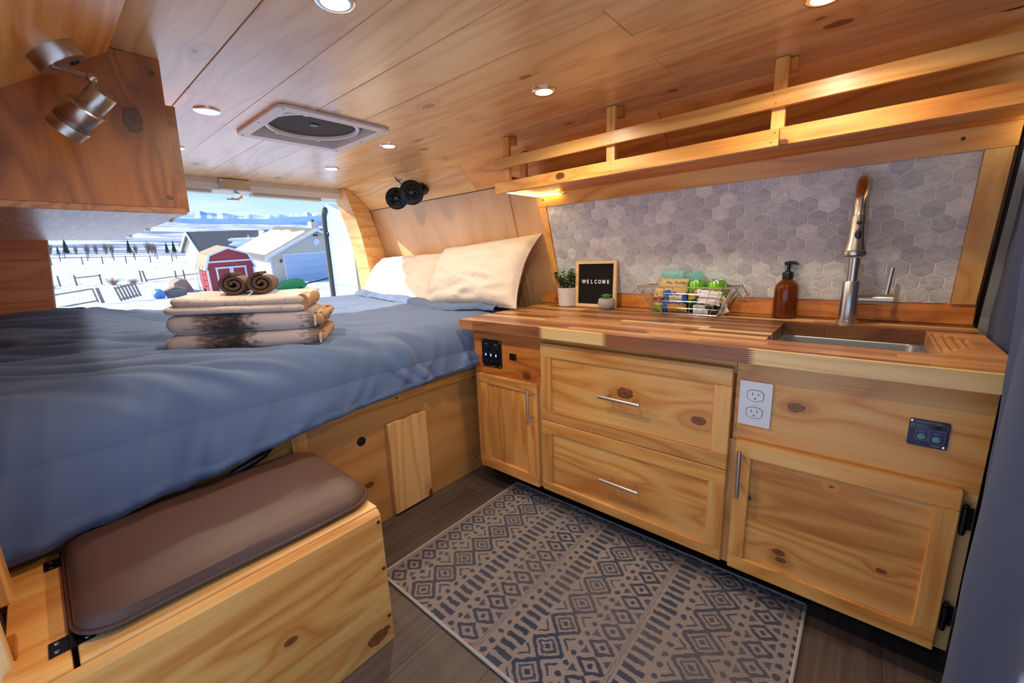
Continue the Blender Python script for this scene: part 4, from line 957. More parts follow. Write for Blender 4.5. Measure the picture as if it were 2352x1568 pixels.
def fan_head(c, face, r=0.060):
    c = Vector(c); face = Vector(face).normalized(); q = face.to_track_quat('Z', 'Y').to_matrix().to_4x4()
    hd_ = part('head', MB().lathe([(0.0, -0.030), (0.020, -0.030), (r*0.8, -0.022), (r, -0.004), (r, 0.004), (r*0.97, 0.008), (r*0.93, 0.004), (r*0.93, -0.002), (0, -0.010)], c, 28, q), black_p, fn, smooth=True)
    for k in range(26):
        a = 2*math.pi*k/26; d = Vector((math.cos(a), math.sin(a), 0)); tw = Vector((-math.sin(a), math.cos(a), 0))
        pts_ = [c+q @ (d*r*0.95+Vector((0, 0, 0.004))), c+q @ (d*r*0.72+tw*0.003+Vector((0, 0, 0.017))), c+q @ (d*r*0.42+tw*0.006+Vector((0, 0, 0.023))), c+q @ (d*0.012+tw*0.004+Vector((0, 0, 0.025)))]
        part('grille_wire', MB().tube(pts_, 0.0011, 5), black_gloss, hd_)
    part('hub_cap', MB().lathe([(0.013, 0.023), (0.012, 0.027), (0, 0.028)], c, 18, q), black_gloss, hd_, smooth=True)
    for k in range(5):
        a = 2*math.pi*k/5; b = MB()
        v_ = []
        for rr_, w_, z_ in ((0.010, 0.25, 0.002), (0.030, 0.42, 0.006), (0.043, 0.45, 0.004)):
            for s_ in (-1, 1): v_.append(c+q @ Vector((rr_*math.cos(a+s_*w_), rr_*math.sin(a+s_*w_), z_+s_*0.005)))
        part('blade', b.add(v_, [(0, 1, 3, 2), (2, 3, 5, 4)]), black_gloss, hd_)
    return hd_
H1, H2 = Vector((0.262, 0.765, 1.312)), Vector((0.245, 0.598, 1.322))
for h_ in (H1, H2):
    part('arm', MB().tube([bc+ey*(0.05 if h_ is H1 else -0.05)+n_up*0.026, h_+Vector((0.022, 0, 0.020))], 0.016, 14), black_p, fn, smooth=True)
fan_head(H1, (-0.55, -0.80, -0.25)); fan_head(H2, (-0.62, -0.72, -0.28), 0.064)

rl = thing('reading_lamp', (-1.075, -0.165, 1.365), 'brushed steel adjustable reading lamp on the angled ceiling board', 'lamp')
nb = Vector((0.556, 0, -0.831)); Cm = Vector((-1.082, -0.178, 1.3655))
qb = nb.to_track_quat('Z', 'Y').to_matrix().to_4x4()
part('mount', MB().lathe([(0.0, 0.0), (0.038, 0.0), (0.038, 0.034), (0.0365, 0.037), (0.028, 0.0375), (0, 0.037)], Cm, 32, qb), lamp_steel, rl, smooth=True)
part('mount_switch', MB().lathe([(0.008, 0.0), (0.008, 0.003), (0, 0.004)], Cm+qb @ Vector((0.006, 0.018, 0.036)), 14, qb), black_p, rl)
A0 = Cm+qb @ Vector((-0.010, -0.020, 0.036)); A1 = Vector((-1.034, -0.215, 1.310))
part('arm', MB().tube([A0, A1], 0.0052, 12), lamp_steel, rl, smooth=True)
ax_ = Vector((-0.55, 0.52, -0.65)).normalized(); qh = ax_.to_track_quat('Z', 'Y').to_matrix().to_4x4()
HB = A1+Vector((0.008, 0.0, -0.026))
part('lamp_body', MB().lathe([(0, -0.008), (0.019, -0.008), (0.0205, -0.006), (0.0205, 0.030), (0, 0.030)], HB, 24, qh), lamp_steel, rl, smooth=True)
HS = HB+ax_*0.018+Vector((-0.012, -0.01, -0.012))
hsx = part('lamp_shade', MB().lathe([(0.0, 0.0), (0.026, 0.0), (0.028, 0.002), (0.028, 0.030), (0.0272, 0.031), (0.0272, 0.0325), (0.028, 0.0335), (0.0272, 0.0345), (0.0272, 0.036), (0.028, 0.037), (0.0272, 0.038), (0.0272, 0.0395), (0.028, 0.0405), (0.028, 0.058), (0.025, 0.058), (0.025, 0.020), (0, 0.020)], HS, 32, qh), lamp_steel, rl, smooth=True)
for z in (0.0317, 0.0352, 0.0387): part('groove', MB().lathe([(0.0275, z), (0.0275, z+0.0012)], HS, 32, qh), black_p, hsx)
part('knuckle', MB().sphere(A1, 0.008, 12, 8), lamp_steel, rl, smooth=True)

# ------------------------------------------------------------------ overhead cabinet
oc = thing('overhead_cabinet', (-1.08, 0.52, 1.11), 'dark pine overhead cabinet hung above the foot of the bed', 'cabinet')
varn = wood('varnished_underside', 'y', srgb(206, 150, 96), srgb(170, 112, 64), srgb(120, 72, 36), PK, rough=0.34, coat=0.4, tone=0.02, contour=26)
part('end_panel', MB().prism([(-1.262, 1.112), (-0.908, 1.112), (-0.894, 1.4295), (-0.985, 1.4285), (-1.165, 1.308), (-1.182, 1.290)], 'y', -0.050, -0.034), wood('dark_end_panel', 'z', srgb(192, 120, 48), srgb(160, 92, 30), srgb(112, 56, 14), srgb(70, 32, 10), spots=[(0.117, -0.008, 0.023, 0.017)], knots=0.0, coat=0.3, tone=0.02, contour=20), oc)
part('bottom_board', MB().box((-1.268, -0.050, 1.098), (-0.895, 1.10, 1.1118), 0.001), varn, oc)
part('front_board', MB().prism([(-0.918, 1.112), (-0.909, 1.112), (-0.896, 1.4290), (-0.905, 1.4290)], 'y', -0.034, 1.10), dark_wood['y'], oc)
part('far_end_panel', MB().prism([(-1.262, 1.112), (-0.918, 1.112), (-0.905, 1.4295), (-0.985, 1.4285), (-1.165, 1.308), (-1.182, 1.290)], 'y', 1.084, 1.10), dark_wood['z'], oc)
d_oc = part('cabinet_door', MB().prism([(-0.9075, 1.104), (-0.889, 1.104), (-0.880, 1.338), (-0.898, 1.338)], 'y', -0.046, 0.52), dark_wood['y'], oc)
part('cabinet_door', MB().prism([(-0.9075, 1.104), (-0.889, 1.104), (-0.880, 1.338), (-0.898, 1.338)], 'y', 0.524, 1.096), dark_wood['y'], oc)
for y in (0.10, 0.45, 0.80): part('hinge_knuckle', MB().cyl((-0.893, y, 1.097), (-0.893, y+0.03, 1.097), 0.005, 10), steel, oc)
for x, z in ((-0.912, 1.398), (-0.922, 1.135)):
    sc9 = MB().lathe([(0.0055, 0), (0.0055, 0.001), (0.003, 0.0014), (0, 0.0006)], (x, -0.0502, z), 14, Matrix.Rotation(R(90), 4, 'X'))
    part('screw_head', sc9, screw_m, oc, smooth=True)

# ------------------------------------------------------------------ bed platform, mattress, bedding
bd = thing('bed_platform', (-0.66, 0.62, 0.0), 'plywood bed platform across the rear of the van', 'bed base')
part('front_panel', MB().box((-1.335, 0.0, 0.0), (0.090, 0.014, 0.462)), ply_base['x'], bd)
part('deck', MB().box((-1.335, 0.014, 0.452), (0.56, 1.280, 0.472)), ply_base['x'], bd)
part('front_rail', MB().box((-1.335, -0.020, 0.456), (0.090, 0.012, 0.486), 0.002), pine['x'], bd)
part('vertical_batten', MB().prism([(-0.735, 0.0), (-0.69, 0.0), (-0.685, -0.006), (-0.69, -0.014), (-0.735, -0.014)], 'z', 0.02, 0.4555), pine['z'], bd)
part('access_board', MB().box((-0.408, -0.021, 0.012), (-0.2345, -0.0005, 0.381), 0.0015), pine_soft['z'], bd)
part('grommet', MB().lathe([(0.0165, 0), (0.0165, 0.002), (0.014, 0.003), (0, 0.001)], (-0.506, -0.0002, 0.348), 20, Matrix.Rotation(R(90), 4, 'X')), black_p, bd, smooth=True)
for x, z in ((-0.775, 0.470), (0.052, 0.441), (-0.36, 0.470), (0.04, 0.06), (-1.0, 0.470)):
    part('screw_head', MB().lathe([(0.0045, 0), (0.0045, 0.001), (0, 0.0008)], (x, -0.0202 if z > 0.46 else -0.0002, z), 10, Matrix.Rotation(R(90), 4, 'X')), screw_m, bd)
part('side_return', MB().box((0.076, -0.018, 0.0), (0.090, 0.0, 0.456)), ply_base['z'], bd)
st_ = thing('latch_strap', (-0.85, -0.02, 0.43), 'black latch strap on the bed base behind the bench cushion', 'strap')
part('strap', MB().tube([(-0.90, -0.014, 0.405), (-0.86, -0.022, 0.418), (-0.82, -0.024, 0.430), (-0.79, -0.016, 0.444)], [0.008, 0.010, 0.009, 0.006], 8), black_p, st_, smooth=True)
mt = thing('mattress', (-0.4, 0.64, 0.473), 'white mattress on the bed platform under the blue duvet', 'mattress')
part('core', MB().box((-1.33, -0.010, 0.4725), (0.548, 1.262, 0.640), 0.03), sheet_m, mt)

def sstep(a, b, x):
    t = max(0.0, min(1.0, (x-a)/(b-a))); return t*t*(3-2*t)
def N(x, y, z=0.0): return noise.noise(Vector((x, y, z)))
def ridge(x): return 1-abs(2*abs(x)-0.0)
def bed_top(x, y):
    z = 0.690+0.045*sstep(0.1, 1.0, y)+0.018*sstep(0.9, 1.25, y)
    z += 0.045*math.exp(-((x+1.12)/0.22)**2)*sstep(0.55, 1.2, y)
    z += 0.030*math.exp(-((x-0.36)/0.24)**2)*sstep(0.55, 0.05, y)*sstep(0.02, 0.12, y)      # bunched beside the pillow
    return z
def hem(x):
    pts = [(-1.42, 0.385), (-1.25, 0.405), (-1.17, 0.420), (-0.93, 0.446), (-0.70, 0.478), (-0.40, 0.500), (0.01, 0.530), (0.60, 0.545)]
    for (a, p), (b, q) in zip(pts, pts[1:]):
        if x <= b: return p+(q-p)*(x-a)/(b-a)
    return pts[-1][1]
NU, NV = 380, 280
def duvet_pt(u, v):
    x = -1.345+u*(0.535+1.345)
    yb = 1.272
    if v < 0.62:                                  # top, back to front
        t = v/0.62; y = yb-(yb-0.075)*t; z = bed_top(x, max(y, 0.075)); nrm = Vector((0, 0, 1))
        if t < 0.05: z -= (0.05-t)/0.05*0.05
    elif v < 0.80:                                # rounded front shoulder
        a = (v-0.62)/0.18*math.pi/2; z0 = bed_top(x, 0.075)
        y = 0.075-0.120*math.sin(a); z = z0-0.105*(1-math.cos(a)); nrm = Vector((0, -math.sin(a), math.cos(a)))
    else:
        t = (v-0.80)/0.20; z0 = bed_top(x, 0.075)-0.105; zh = hem(x)
        bow = math.sin(t*math.pi)*0.012
        y = -0.045-0.018*t-bow*0.6+0.018*sstep(0.85, 1.0, t); z = z0+(zh-z0)*t; nrm = Vector((0, -1, 0.1))
    # wrinkles
    topw = 1-sstep(0.62, 0.80, v); left = sstep(0.1, -0.9, x)
    d1 = N((x*0.75+y*1.0)*9, (x*-0.85+y*0.55)*2.2, 1.3); d2 = N((x*0.55+y*1.1)*17, (y*0.5-x)*3.2, 7.7)
    r1 = (1-math.sqrt(d1*d1+0.012)*2.2); r2 = (1-math.sqrt(d2*d2+0.012)*2.2)
    amp = topw*(0.0045+0.0200*left)
    d = amp*max(-0.5, r1)*1.0+amp*0.55*max(-0.5, r2)
    d += topw*0.010*N(x*2.2, y*2.2, 4)
    # cascading folds down the front
    fr = sstep(0.60, 0.90, v)
    fold = N(x*4.2+v*1.6, v*1.2, 12.0); d += fr*0.030*fold
    d += fr*0.012*max(-0.3, 1-abs(N((x+v*0.25)*11, v*2.0, 3.3))*2.6)
    crease = math.exp(-((x+0.34-(v-0.7)*0.35)/0.028)**2)*sstep(0.64, 0.74, v)-math.exp(-((x+0.29-(v-0.7)*0.30)/0.022)**2)*sstep(0.64, 0.74, v)*0.8
    crease += 0.8*math.exp(-((x+0.42-(v-0.7)*0.45)/0.02)**2)*sstep(0.70, 0.80, v)
    crease += 1.1*math.exp(-((x+0.93+(v-0.8)*0.1)/0.03)**2)*sstep(0.78, 0.92, v)
    d += 0.015*crease
    # near-hem gathering
    hg = sstep(0.93, 0.985, v); d += hg*0.008*N(x*22, v*30, 2.0)+hg*0.004
    p = Vector((x, y, z))+nrm*d
    if v >= 0.80: p.z += hg*0.006*N(x*13, 5.0, 1.0)
    # right end tucked down beside the wall
    e_ = sstep(0.44, 0.535, x); p.z -= e_*0.05*(1 if v < 0.7 else 0.3)
    # left hanging corner curls
    return p
dv = thing('duvet', (-0.40, 0.62, 0.64), 'slate blue duvet spread over the bed with wrinkles', 'duvet')
db = MB().grid(duvet_pt, NU, NV)
cover = part('cover', db, duvet_m, dv, smooth=True)
sol = cover.modifiers.new('thickness', 'SOLIDIFY'); sol.thickness = 0.010; sol.offset = -1
part('hem_seam', MB().tube([duvet_pt(i/200, 0.965)+Vector((0, -0.0015, 0)) for i in range(201)], 0.0012, 5), duvet_m, dv)
# folded-back edge along the pillows
def fold_pt(u, v):
    y = 1.20-u*1.18; a = v*2*math.pi
    xc = 0.245-0.05*sstep(0.3, 1.0, u)+0.10*math.exp(-((u-0.98)/0.10)**2); zc = bed_top(xc, max(0.08, y))+0.016
    r = 0.026+0.008*N(u*7, 1.0)
    return Vector((xc+r*2.6*math.cos(a)+0.006*N(u*20, v*3, 2), y, zc+r*math.sin(a)*(1.0 if math.sin(a) > 0 else 0.5)+0.004*N(u*26, v*4, 5)))
part('turned_edge', MB().grid(fold_pt, 110, 20), duvet_m, dv, smooth=True)

def pillow(name, C_, ux, uy, un_, Lh, Hh, th, seed, label, flap=True):
    root = thing(name, C_, label, 'pillow', 'pillows against the side wall')
    C_ = Vector(C_); ux, uy, un_ = Vector(ux).normalized(), Vector(uy).normalized(), Vector(un_).normalized()
    def f(s):
        def g_(u, v):
            a, b = 2*u-1, 2*v-1
            e = max(0.0, 1-abs(a)**3.2)**0.55*max(0.0, 1-abs(b)**3.2)**0.55
            px_ = a*Lh*(1-0.07*(1-b*b)*abs(a)**2+0.03*b*b*abs(a)); py_ = b*Hh*(1-0.09*(1-a*a)*abs(b)**2+0.02*abs(a))
            wr = (0.012*(1-abs(N(a*2.0+seed+b*1.5, b*3.2-a*0.8, s+seed))*2.4)+0.005*(1-abs(N(a*6+b*3+seed, b*7-a*2, s*2+seed))*2.2)+0.012*N(a*1.6, b*1.6, seed+s))*e
            pz_ = s*(th*e+0.002)+wr
            p = C_+ux*px_+uy*py_+un_*pz_
            p += un_*(-0.03)*(b > 0)*b*b                     # top flops towards the wall
            return p
        return g_
    b = MB().grid(f(1), 60, 44); o = len(b.f); b.grid(f(-1), 60, 44)
    for k in range(o, len(b.f)): b.f[k] = b.f[k][::-1]
    part('pillowcase', b, pillow_m, root, smooth=True)
    seam = [f(0)(t/40, 0.0) for t in range(41)]+[f(0)(1.0, t/30) for t in range(1, 31)]+[f(0)(1-t/40, 1.0) for t in range(1, 41)]+[f(0)(0.0, 1-t/30) for t in range(1, 30)]
    part('edge_seam', MB().tube(seam, 0.0028, 6, closed=True), pillow_m, root)
    return root
ub = Vector((0.47, 0, 0.88)); nn = Vector((-0.88, 0, 0.47))
pillow('pillow', (0.352, 0.262, 0.888), (0.0, -1.0, 0.06), ub, nn, 0.345, 0.195, 0.070, 1.7, 'cream pillow nearest the counter, leaning on the side wall')
pillow('pillow', (0.352, 0.925, 0.848), (0.06, -1.0, 0.02), Vector((0.56, 0, 0.83)), Vector((-0.83, 0, 0.56)), 0.350, 0.200, 0.062, 5.1, 'sunlit cream pillow nearest the rear door opening')

# ------------------------------------------------------------------ towels
def towel_mat():
    t = NT('faded_block_towel'); tc = t.n('ShaderNodeTexCoord'); v = tc.outputs['Object']; sp_ = t.n('ShaderNodeSeparateXYZ'); t.l(v, sp_.inputs[0])
    n1 = t.noise(t.scale(v, (45, 45, 130)), 1.0, 3, 0, 0.7); n2 = t.noise(t.scale(v, (14, 14, 30)), 1.0, 2)
    x = t.math('ADD', t.math('MULTIPLY_ADD', sp_.outputs[0], 2.15, 0.5), t.math('ADD', t.math('MULTIPLY', t.math('SUBTRACT', n1, 0.5), 0.34), t.math('MULTIPLY', t.math('SUBTRACT', n2, 0.5), 0.20)))
    lt, tp_, dk = srgb(204, 190, 188), srgb(128, 112, 106), srgb(44, 38, 42)
    c = t.ramp(x, [(0.0, lt), (0.16, lt), (0.26, tp_), (0.38, dk), (0.46, dk), (0.53, tp_), (0.60, lt), (0.86, lt), (0.95, tp_)])
    t.set(Base_Color=c, Roughness=0.95); t.b.inputs['Sheen Weight'].default_value = 0.4; t.bump(t.noise(v, 700, 2), 0.5, 0.001); return t.m
def towel_light():
    t = NT('light_speckled_towel'); tc = t.n('ShaderNodeTexCoord'); v = tc.outputs['Object']
    n1 = t.noise(t.scale(v, (60, 60, 140)), 1.0, 3, 0, 0.7)
    c = t.ramp(n1, [(0.0, srgb(212, 198, 192)), (0.58, srgb(206, 190, 182)), (0.68, srgb(138, 122, 114))])
    t.set(Base_Color=c, Roughness=0.95); t.b.inputs['Sheen Weight'].default_value = 0.4; t.bump(t.noise(v, 700, 2), 0.5, 0.001); return t.m
tw1, tw2 = towel_mat(), towel_light()
tan_m = plain('tan_towel_underside', srgb(168, 132, 96), 0.95, bump=0.4, bscale=500, var=0.15)
brown_t = plain('brown_terry', srgb(92, 72, 58), 0.98, bump=0.6, bscale=500, var=0.25)
TX = Vector((0.832, -0.555, 0)); TYv = Vector((0.555, 0.832, 0))     # along the front, into the depth
T0 = Vector((-0.752, 0.205, 0))                                     # middle of the front edge
yaw_t = math.atan2(TX.y, TX.x)
def slab(Lx, D, h, x0=0.0, wob=0.004, seed=0.0, rc=0.03, layers=9, sag=0.0):
    """pillowy folded cloth: rounded outline, rounded edge, in local axes with the front at y=0"""
    prof = []
    for k in range(layers+1):
        a = -math.pi/2+math.pi*k/layers; prof.append((h/2*(1-math.cos(a)), h/2+h/2*math.sin(a)))
    b = MB(); n_ = None; loops_ = []
    for ins, z in prof:
        o_ = rrect(x0-Lx/2+ins, ins, x0+Lx/2-ins, D-ins, max(0.006, rc-ins*0.3), 5)
        dense = []
        for i in range(len(o_)):
            p, q = Vector(o_[i]).to_2d() if False else o_[i], o_[(i+1) % len(o_)]
            dl = math.hypot(q[0]-p[0], q[1]-p[1]); m2 = 12 if dl > 0.1 else 1
            for j in range(m2): dense.append((p[0]+(q[0]-p[0])*j/m2, p[1]+(q[1]-p[1])*j/m2))
        loops_.append([Vector((p[0]+wob*N(p[0]*12, p[1]*12, seed+z*20), p[1]+wob*N(p[0]*12, p[1]*12, seed+9+z*20), z+wob*N(p[0]*9, p[1]*9, seed+3)-sag*math.cos(min(1, abs((p[0]-x0)/(Lx/2)))*math.pi/2)*(z/h))) for p in dense])
    n_ = len(loops_[0])
    for lp_ in loops_: b.v += lp_
    for i in range(len(loops_)-1):
        for k in range(n_): b.f.append([i*n_+k, i*n_+(k+1) % n_, (i+1)*n_+(k+1) % n_, (i+1)*n_+k]); b.mi.append(0)
    for li, rev in ((0, True), (len(loops_)-1, False)):
        ctr = sum(loops_[li], Vector())/n_; ci = len(b.v); b.v.append(ctr+Vector((0, 0, (-1 if rev else 1)*0.004)))
        for k in range(n_): b.f.append([li*n_+k, li*n_+(k+1) % n_, ci][::(-1 if rev else 1)]); b.mi.append(0)
    return b
def towel(z, label): return thing('folded_towel', (T0.x, T0.y, z), label, 'towel', 'towels stacked on the bed', rot=(R(1.5), R(1.5), yaw_t))
t1 = towel(0.7015, 'bottom folded towel with dark faded band in the stack'); t2 = towel(0.7590, 'middle folded towel with dark faded band in the stack'); t3 = towel(0.8245, 'pale speckled folded towel on top of the stack')
part('folded_cloth', slab(0.452, 0.27, 0.058, seed=1), tw1, t1, smooth=True, local=True)
part('layer_edge', slab(0.030, 0.25, 0.044, 0.224, seed=4, rc=0.01).xf(Matrix.Translation((0, 0.010, 0.006))), tan_m, t1, smooth=True, local=True)
part('white_hem', MB().box((0.2215, -0.001, 0.012), (0.2275, 0.012, 0.046), 0.001), tw2, t1, local=True)
part('folded_cloth', slab(0.432, 0.27, 0.066, seed=2), tw1, t2, smooth=True, local=True)
part('layer_edge', slab(0.036, 0.24, 0.048, 0.222, seed=6, rc=0.01).xf(Matrix.Translation((0, 0.014, 0.008))), tan_m, t2, smooth=True, local=True)
part('layer_edge', slab(0.026, 0.20, 0.026, 0.236, seed=8, rc=0.01).xf(Matrix.Translation((0, 0.03, 0.030))), tan_m, t2, smooth=True, local=True)
part('white_hem', MB().box((0.2125, -0.001, 0.014), (0.2175, 0.012, 0.050), 0.001), tw2, t2, local=True)
part('folded_cloth', slab(0.408, 0.25, 0.024, -0.010, seed=3, wob=0.003), tw2, t3, smooth=True, local=True)
part('upper_fold', slab(0.392, 0.24, 0.033, 0.002, seed=11, wob=0.004, sag=0.008).xf(Matrix.Translation((0, 0.006, 0.0225))), tw2, t3, smooth=True, local=True)
part('fold_end', MB().tube([(0.186, 0.012, 0.0265), (0.186, 0.235, 0.0265)], 0.0275, 14).xf(Matrix.Diagonal((0.7, 1, 1, 1)) @ Matrix.Translation((0.075, 0, 0.001))), tan_m, t3, smooth=True, local=True)
def washcloth(c, yaw, label, seed):
    rt = thing('rolled_washcloth', c, label, 'washcloth', 'rolled brown washcloths', rot=(0, 0, yaw))
    Lr = 0.135; b = MB(); turns = 2.3; nt = 60; th_ = 0.0105
    inn, out_ = [], []
    for k in range(nt+1):
        t_ = k/nt; a = R(200)-t_*turns*2*math.pi; r = 0.0005+t_*0.0335
        inn.append((r*math.cos(a), r*math.sin(a)*0.86)); out_.append(((r+th_)*math.cos(a), (r+th_)*math.sin(a)*0.86))
    prof_ = inn+out_[::-1]
    zoff = 0.0405*0.86
    n_ = len(prof_); ny = 10
    for j in range(ny+1):
        y = Lr*j/ny
        for p in prof_: b.v.append(Vector((p[0]+0.0014*N(y*40, p[0]*60, seed), y+0.002*N(p[0]*90, p[1]*90, seed), p[1]+zoff+0.0014*N(y*40, p[1]*60, seed+4))))
    for j in range(ny):
        for k in range(n_): b.f.append([j*n_+k, j*n_+(k+1) % n_, (j+1)*n_+(k+1) % n_, (j+1)*n_+k][::-1]); b.mi.append(0)
    for j, rev in ((0, False), (ny, True)):
        for k in range(nt):
            q = [j*n_+k, j*n_+k+1, j*n_+n_-2-k, j*n_+n_-1-k]; b.f.append(q[::-1] if rev else q); b.mi.append(0)
    part('rolled_cloth', b, brown_t, rt, smooth=True, local=True)
washcloth((-0.740, 0.265, 0.8790), -0.50, 'left rolled brown washcloth on the towel stack', 1.0)
washcloth((-0.672, 0.222, 0.8790), -0.50, 'right rolled brown washcloth on the towel stack', 6.0)

# ------------------------------------------------------------------ bench and cushion
bn = thing('storage_bench', (-1.0, -0.235, 0.0), 'low pine storage bench against the bed base', 'bench')
part('front_panel', MB().prism([(-0.457, 0.0), (-0.457, 0.362), (-0.447, 0.372), (-0.439, 0.372), (-0.439, 0.0)], 'x', -1.305, -0.7125), knotty('x', [(0.062, -0.009, 0.003, 0.008), (0.250, -0.009, -0.150, 0.017), (0.275, -0.009, -0.143, 0.008)]), bn)
part('end_panel', MB().box((-0.7305, -0.438, 0.0), (-0.7135, -0.026, 0.360), 0.001), pine_deep['y'], bn)
part('back_cleat', MB().box((-1.305, -0.040, 0.0), (-0.731, -0.026, 0.3600)), ply_base['x'], bn)
part('lid', MB().box((-1.2265, -0.4385, 0.3605), (-0.7095, -0.026, 0.3765), 0.0015), pine_soft['x'], bn)
part('fixed_top', MB().box((-1.305, -0.4385, 0.3605), (-1.2345, -0.026, 0.3765), 0.001), pine['x'], bn)
part('painted_slot_shadow', MB().box((-1.2345, -0.41, 0.345), (-1.2265, -0.04, 0.356)), black_p, bn)  # black strip below the lid gap, standing in for the shade inside
for y in (-0.372, -0.078):
    hb = MB().box((-1.258, y-0.020, 0.3766), (-1.205, y+0.020, 0.3786), 0.0006).cyl((-1.2305, y-0.021, 0.3795), (-1.2305, y+0.021, 0.3795), 0.004, 10)
    h_ = part('hinge', hb, black_m, bn, smooth=False, label='black lid hinge')
    for dx in (-0.018, 0.016):
        for dy in (-0.011, 0.011): part('screw', MB().lathe([(0.0036, 0), (0.003, 0.0010), (0, 0.0014)], (-1.2305+dx, y+dy, 0.3786), 8), screw_b, h_)
for z in (0.345, 0.215, 0.075):
    part('screw_head', MB().lathe([(0.0045, 0), (0.0045, 0.001), (0.002, 0.0006), (0, 0.0004)], (-0.7205, -0.4572, z), 12, Matrix.Rotation(R(90), 4, 'X')), screw_m, bn)
cu_ = thing('bench_cushion', (-0.965, -0.225, 0.377), 'brown vinyl seat cushion with piping on the storage bench', 'cushion')
def cushion_loops():
    CX, CY, hx2, hy2 = -0.962, -0.218, 0.266, 0.196
    out_ = []
    for sc4, z, rr_ in ((0.93, 0.0003, 0.06), (1.0, 0.008, 0.065), (1.0, 0.012, 0.065), (0.985, 0.022, 0.066), (0.945, 0.034, 0.066), (0.86, 0.041, 0.064), (0.66, 0.046, 0.06), (0.3, 0.0485, 0.05)):
        inset = (1-sc4)*0.16
        lp_ = []
        o_ = rrect(CX-hx2+inset, CY-hy2+inset, CX+hx2-inset, CY+hy2-inset, max(0.03, rr_-inset*0.2), 8)
        for i in range(len(o_)):
            p, q = o_[i], o_[(i+1) % len(o_)]; m2 = 24 if math.hypot(q[0]-p[0], q[1]-p[1]) > 0.1 else 1
            for j in range(m2):
                X_, Y_ = p[0]+(q[0]-p[0])*j/m2, p[1]+(q[1]-p[1])*j/m2
                wave = 0.006*math.sin((X_-CX)*11)*(1 if Y_ < CY-0.12 else 0)*(-1 if z < 0.03 else 0.4)
                lp_.append(Vector((X_, Y_+wave*0.8, 0.3768+z+0.003*N(X_*8, Y_*8, 2.0)*(z/0.055))))
        out_.append(lp_)
    return out_
cl = cushion_loops(); cbm = MB(); n_ = len(cl[0])
for lp_ in cl: cbm.v += lp_
for i in range(len(cl)-1):
    for k in range(n_): cbm.f.append([i*n_+k, i*n_+(k+1) % n_, (i+1)*n_+(k+1) % n_, (i+1)*n_+k]); cbm.mi.append(0)
cbm.f.append(list(range((len(cl)-1)*n_, len(cl)*n_))); cbm.mi.append(0); cbm.f.append(list(range(n_))[::-1]); cbm.mi.append(0)
part('pad', cbm, leather, cu_, smooth=True)
part('piping', MB().tube([p*1.0+Vector((0, 0, 0.0)) for p in cl[2]], 0.0042, 8, closed=True), piping_m, cu_, smooth=True)
# boards at the door pillar, in the left foreground
struct('trim_6', MB().box((-1.345, -0.225, 0.405), (-1.291, -0.165, 1.14), 0.004), pine['z'])
struct('trim_7', MB().box((-1.36, -0.375, 0.0), (-1.294, -0.350, 1.24), 0.002), pine_soft['z'])
struct('trim_8', MB().box((-1.30, -0.349, 0.3772), (-1.290, -0.300, 0.394), 0.001), pine_deep['z'])

# ------------------------------------------------------------------ rug
rg_ = thing('area_rug', (-0.28, -0.755, 0.0), 'woven beige and navy patterned rug on the dark plank floor', 'rug')
RX0, RX1, RY0, RY1 = -0.612, 0.052, -0.238, -1.268
nx, ny = 300, 470
def motif(u, v):
    """u across (m), v along (m) from the rear edge; 1 = navy"""
    seq = (('plain', 0.016), ('dia', 0.058), ('dots', 0.024), ('lat', 0.086), ('dots', 0.022), ('bars', 0.060), ('dots', 0.022), ('dia', 0.070), ('lines', 0.016), ('dots', 0.022), ('bars', 0.056), ('lat', 0.082), ('dots', 0.024), ('dia', 0.064), ('lines', 0.014), ('bars', 0.056), ('dots', 0.022), ('lat', 0.086), ('dots', 0.024), ('dia', 0.060), ('dots', 0.022), ('bars', 0.054), ('plain', 0.2))
    a = 0.0
    for nm, h in seq:
        if v < a+h: break
        a += h
    t = (v-a)/h
    if nm == 'plain': return 0.0
    if nm == 'dots':
        p = (u/0.030) % 1; return 1.0 if math.hypot((p-0.5)*0.030, (t-0.5)*h) < 0.0068 else 0.0
    if nm == 'lines': return 0.55 if abs(t-0.3) < 0.09 or abs(t-0.75) < 0.09 else 0.0
    if nm == 'bars':
        p = (u/0.024) % 1; k = int(u/0.024) % 4
        return 1.0 if abs(p-0.5) < 0.28 and 0.08 < t < (0.92 if k % 2 else 0.78) else 0.0
    if nm == 'dia':
        p = (u/0.052) % 1; d = abs(p-0.5)*2+abs(t-0.5)*1.75
        return 1.0 if 0.58 < d < 0.98 else (1.0 if math.hypot((p-0.5)*0.052, (t-0.5)*h) < 0.0062 else (0.9 if d > 1.42 else 0.0))
    if nm == 'lat':
        p = (u/0.074) % 1; d = abs(p-0.5)*2+abs(t-0.5)*2
        if d < 0.22: return 1.0
        if 0.40 < d < 0.62: return 0.9
        if 0.80 < d < 1.12: return 1.0
        return 1.0 if 1.45 < d < 1.62 else 0.0
    return 0.0
rb = MB(); rcol = []
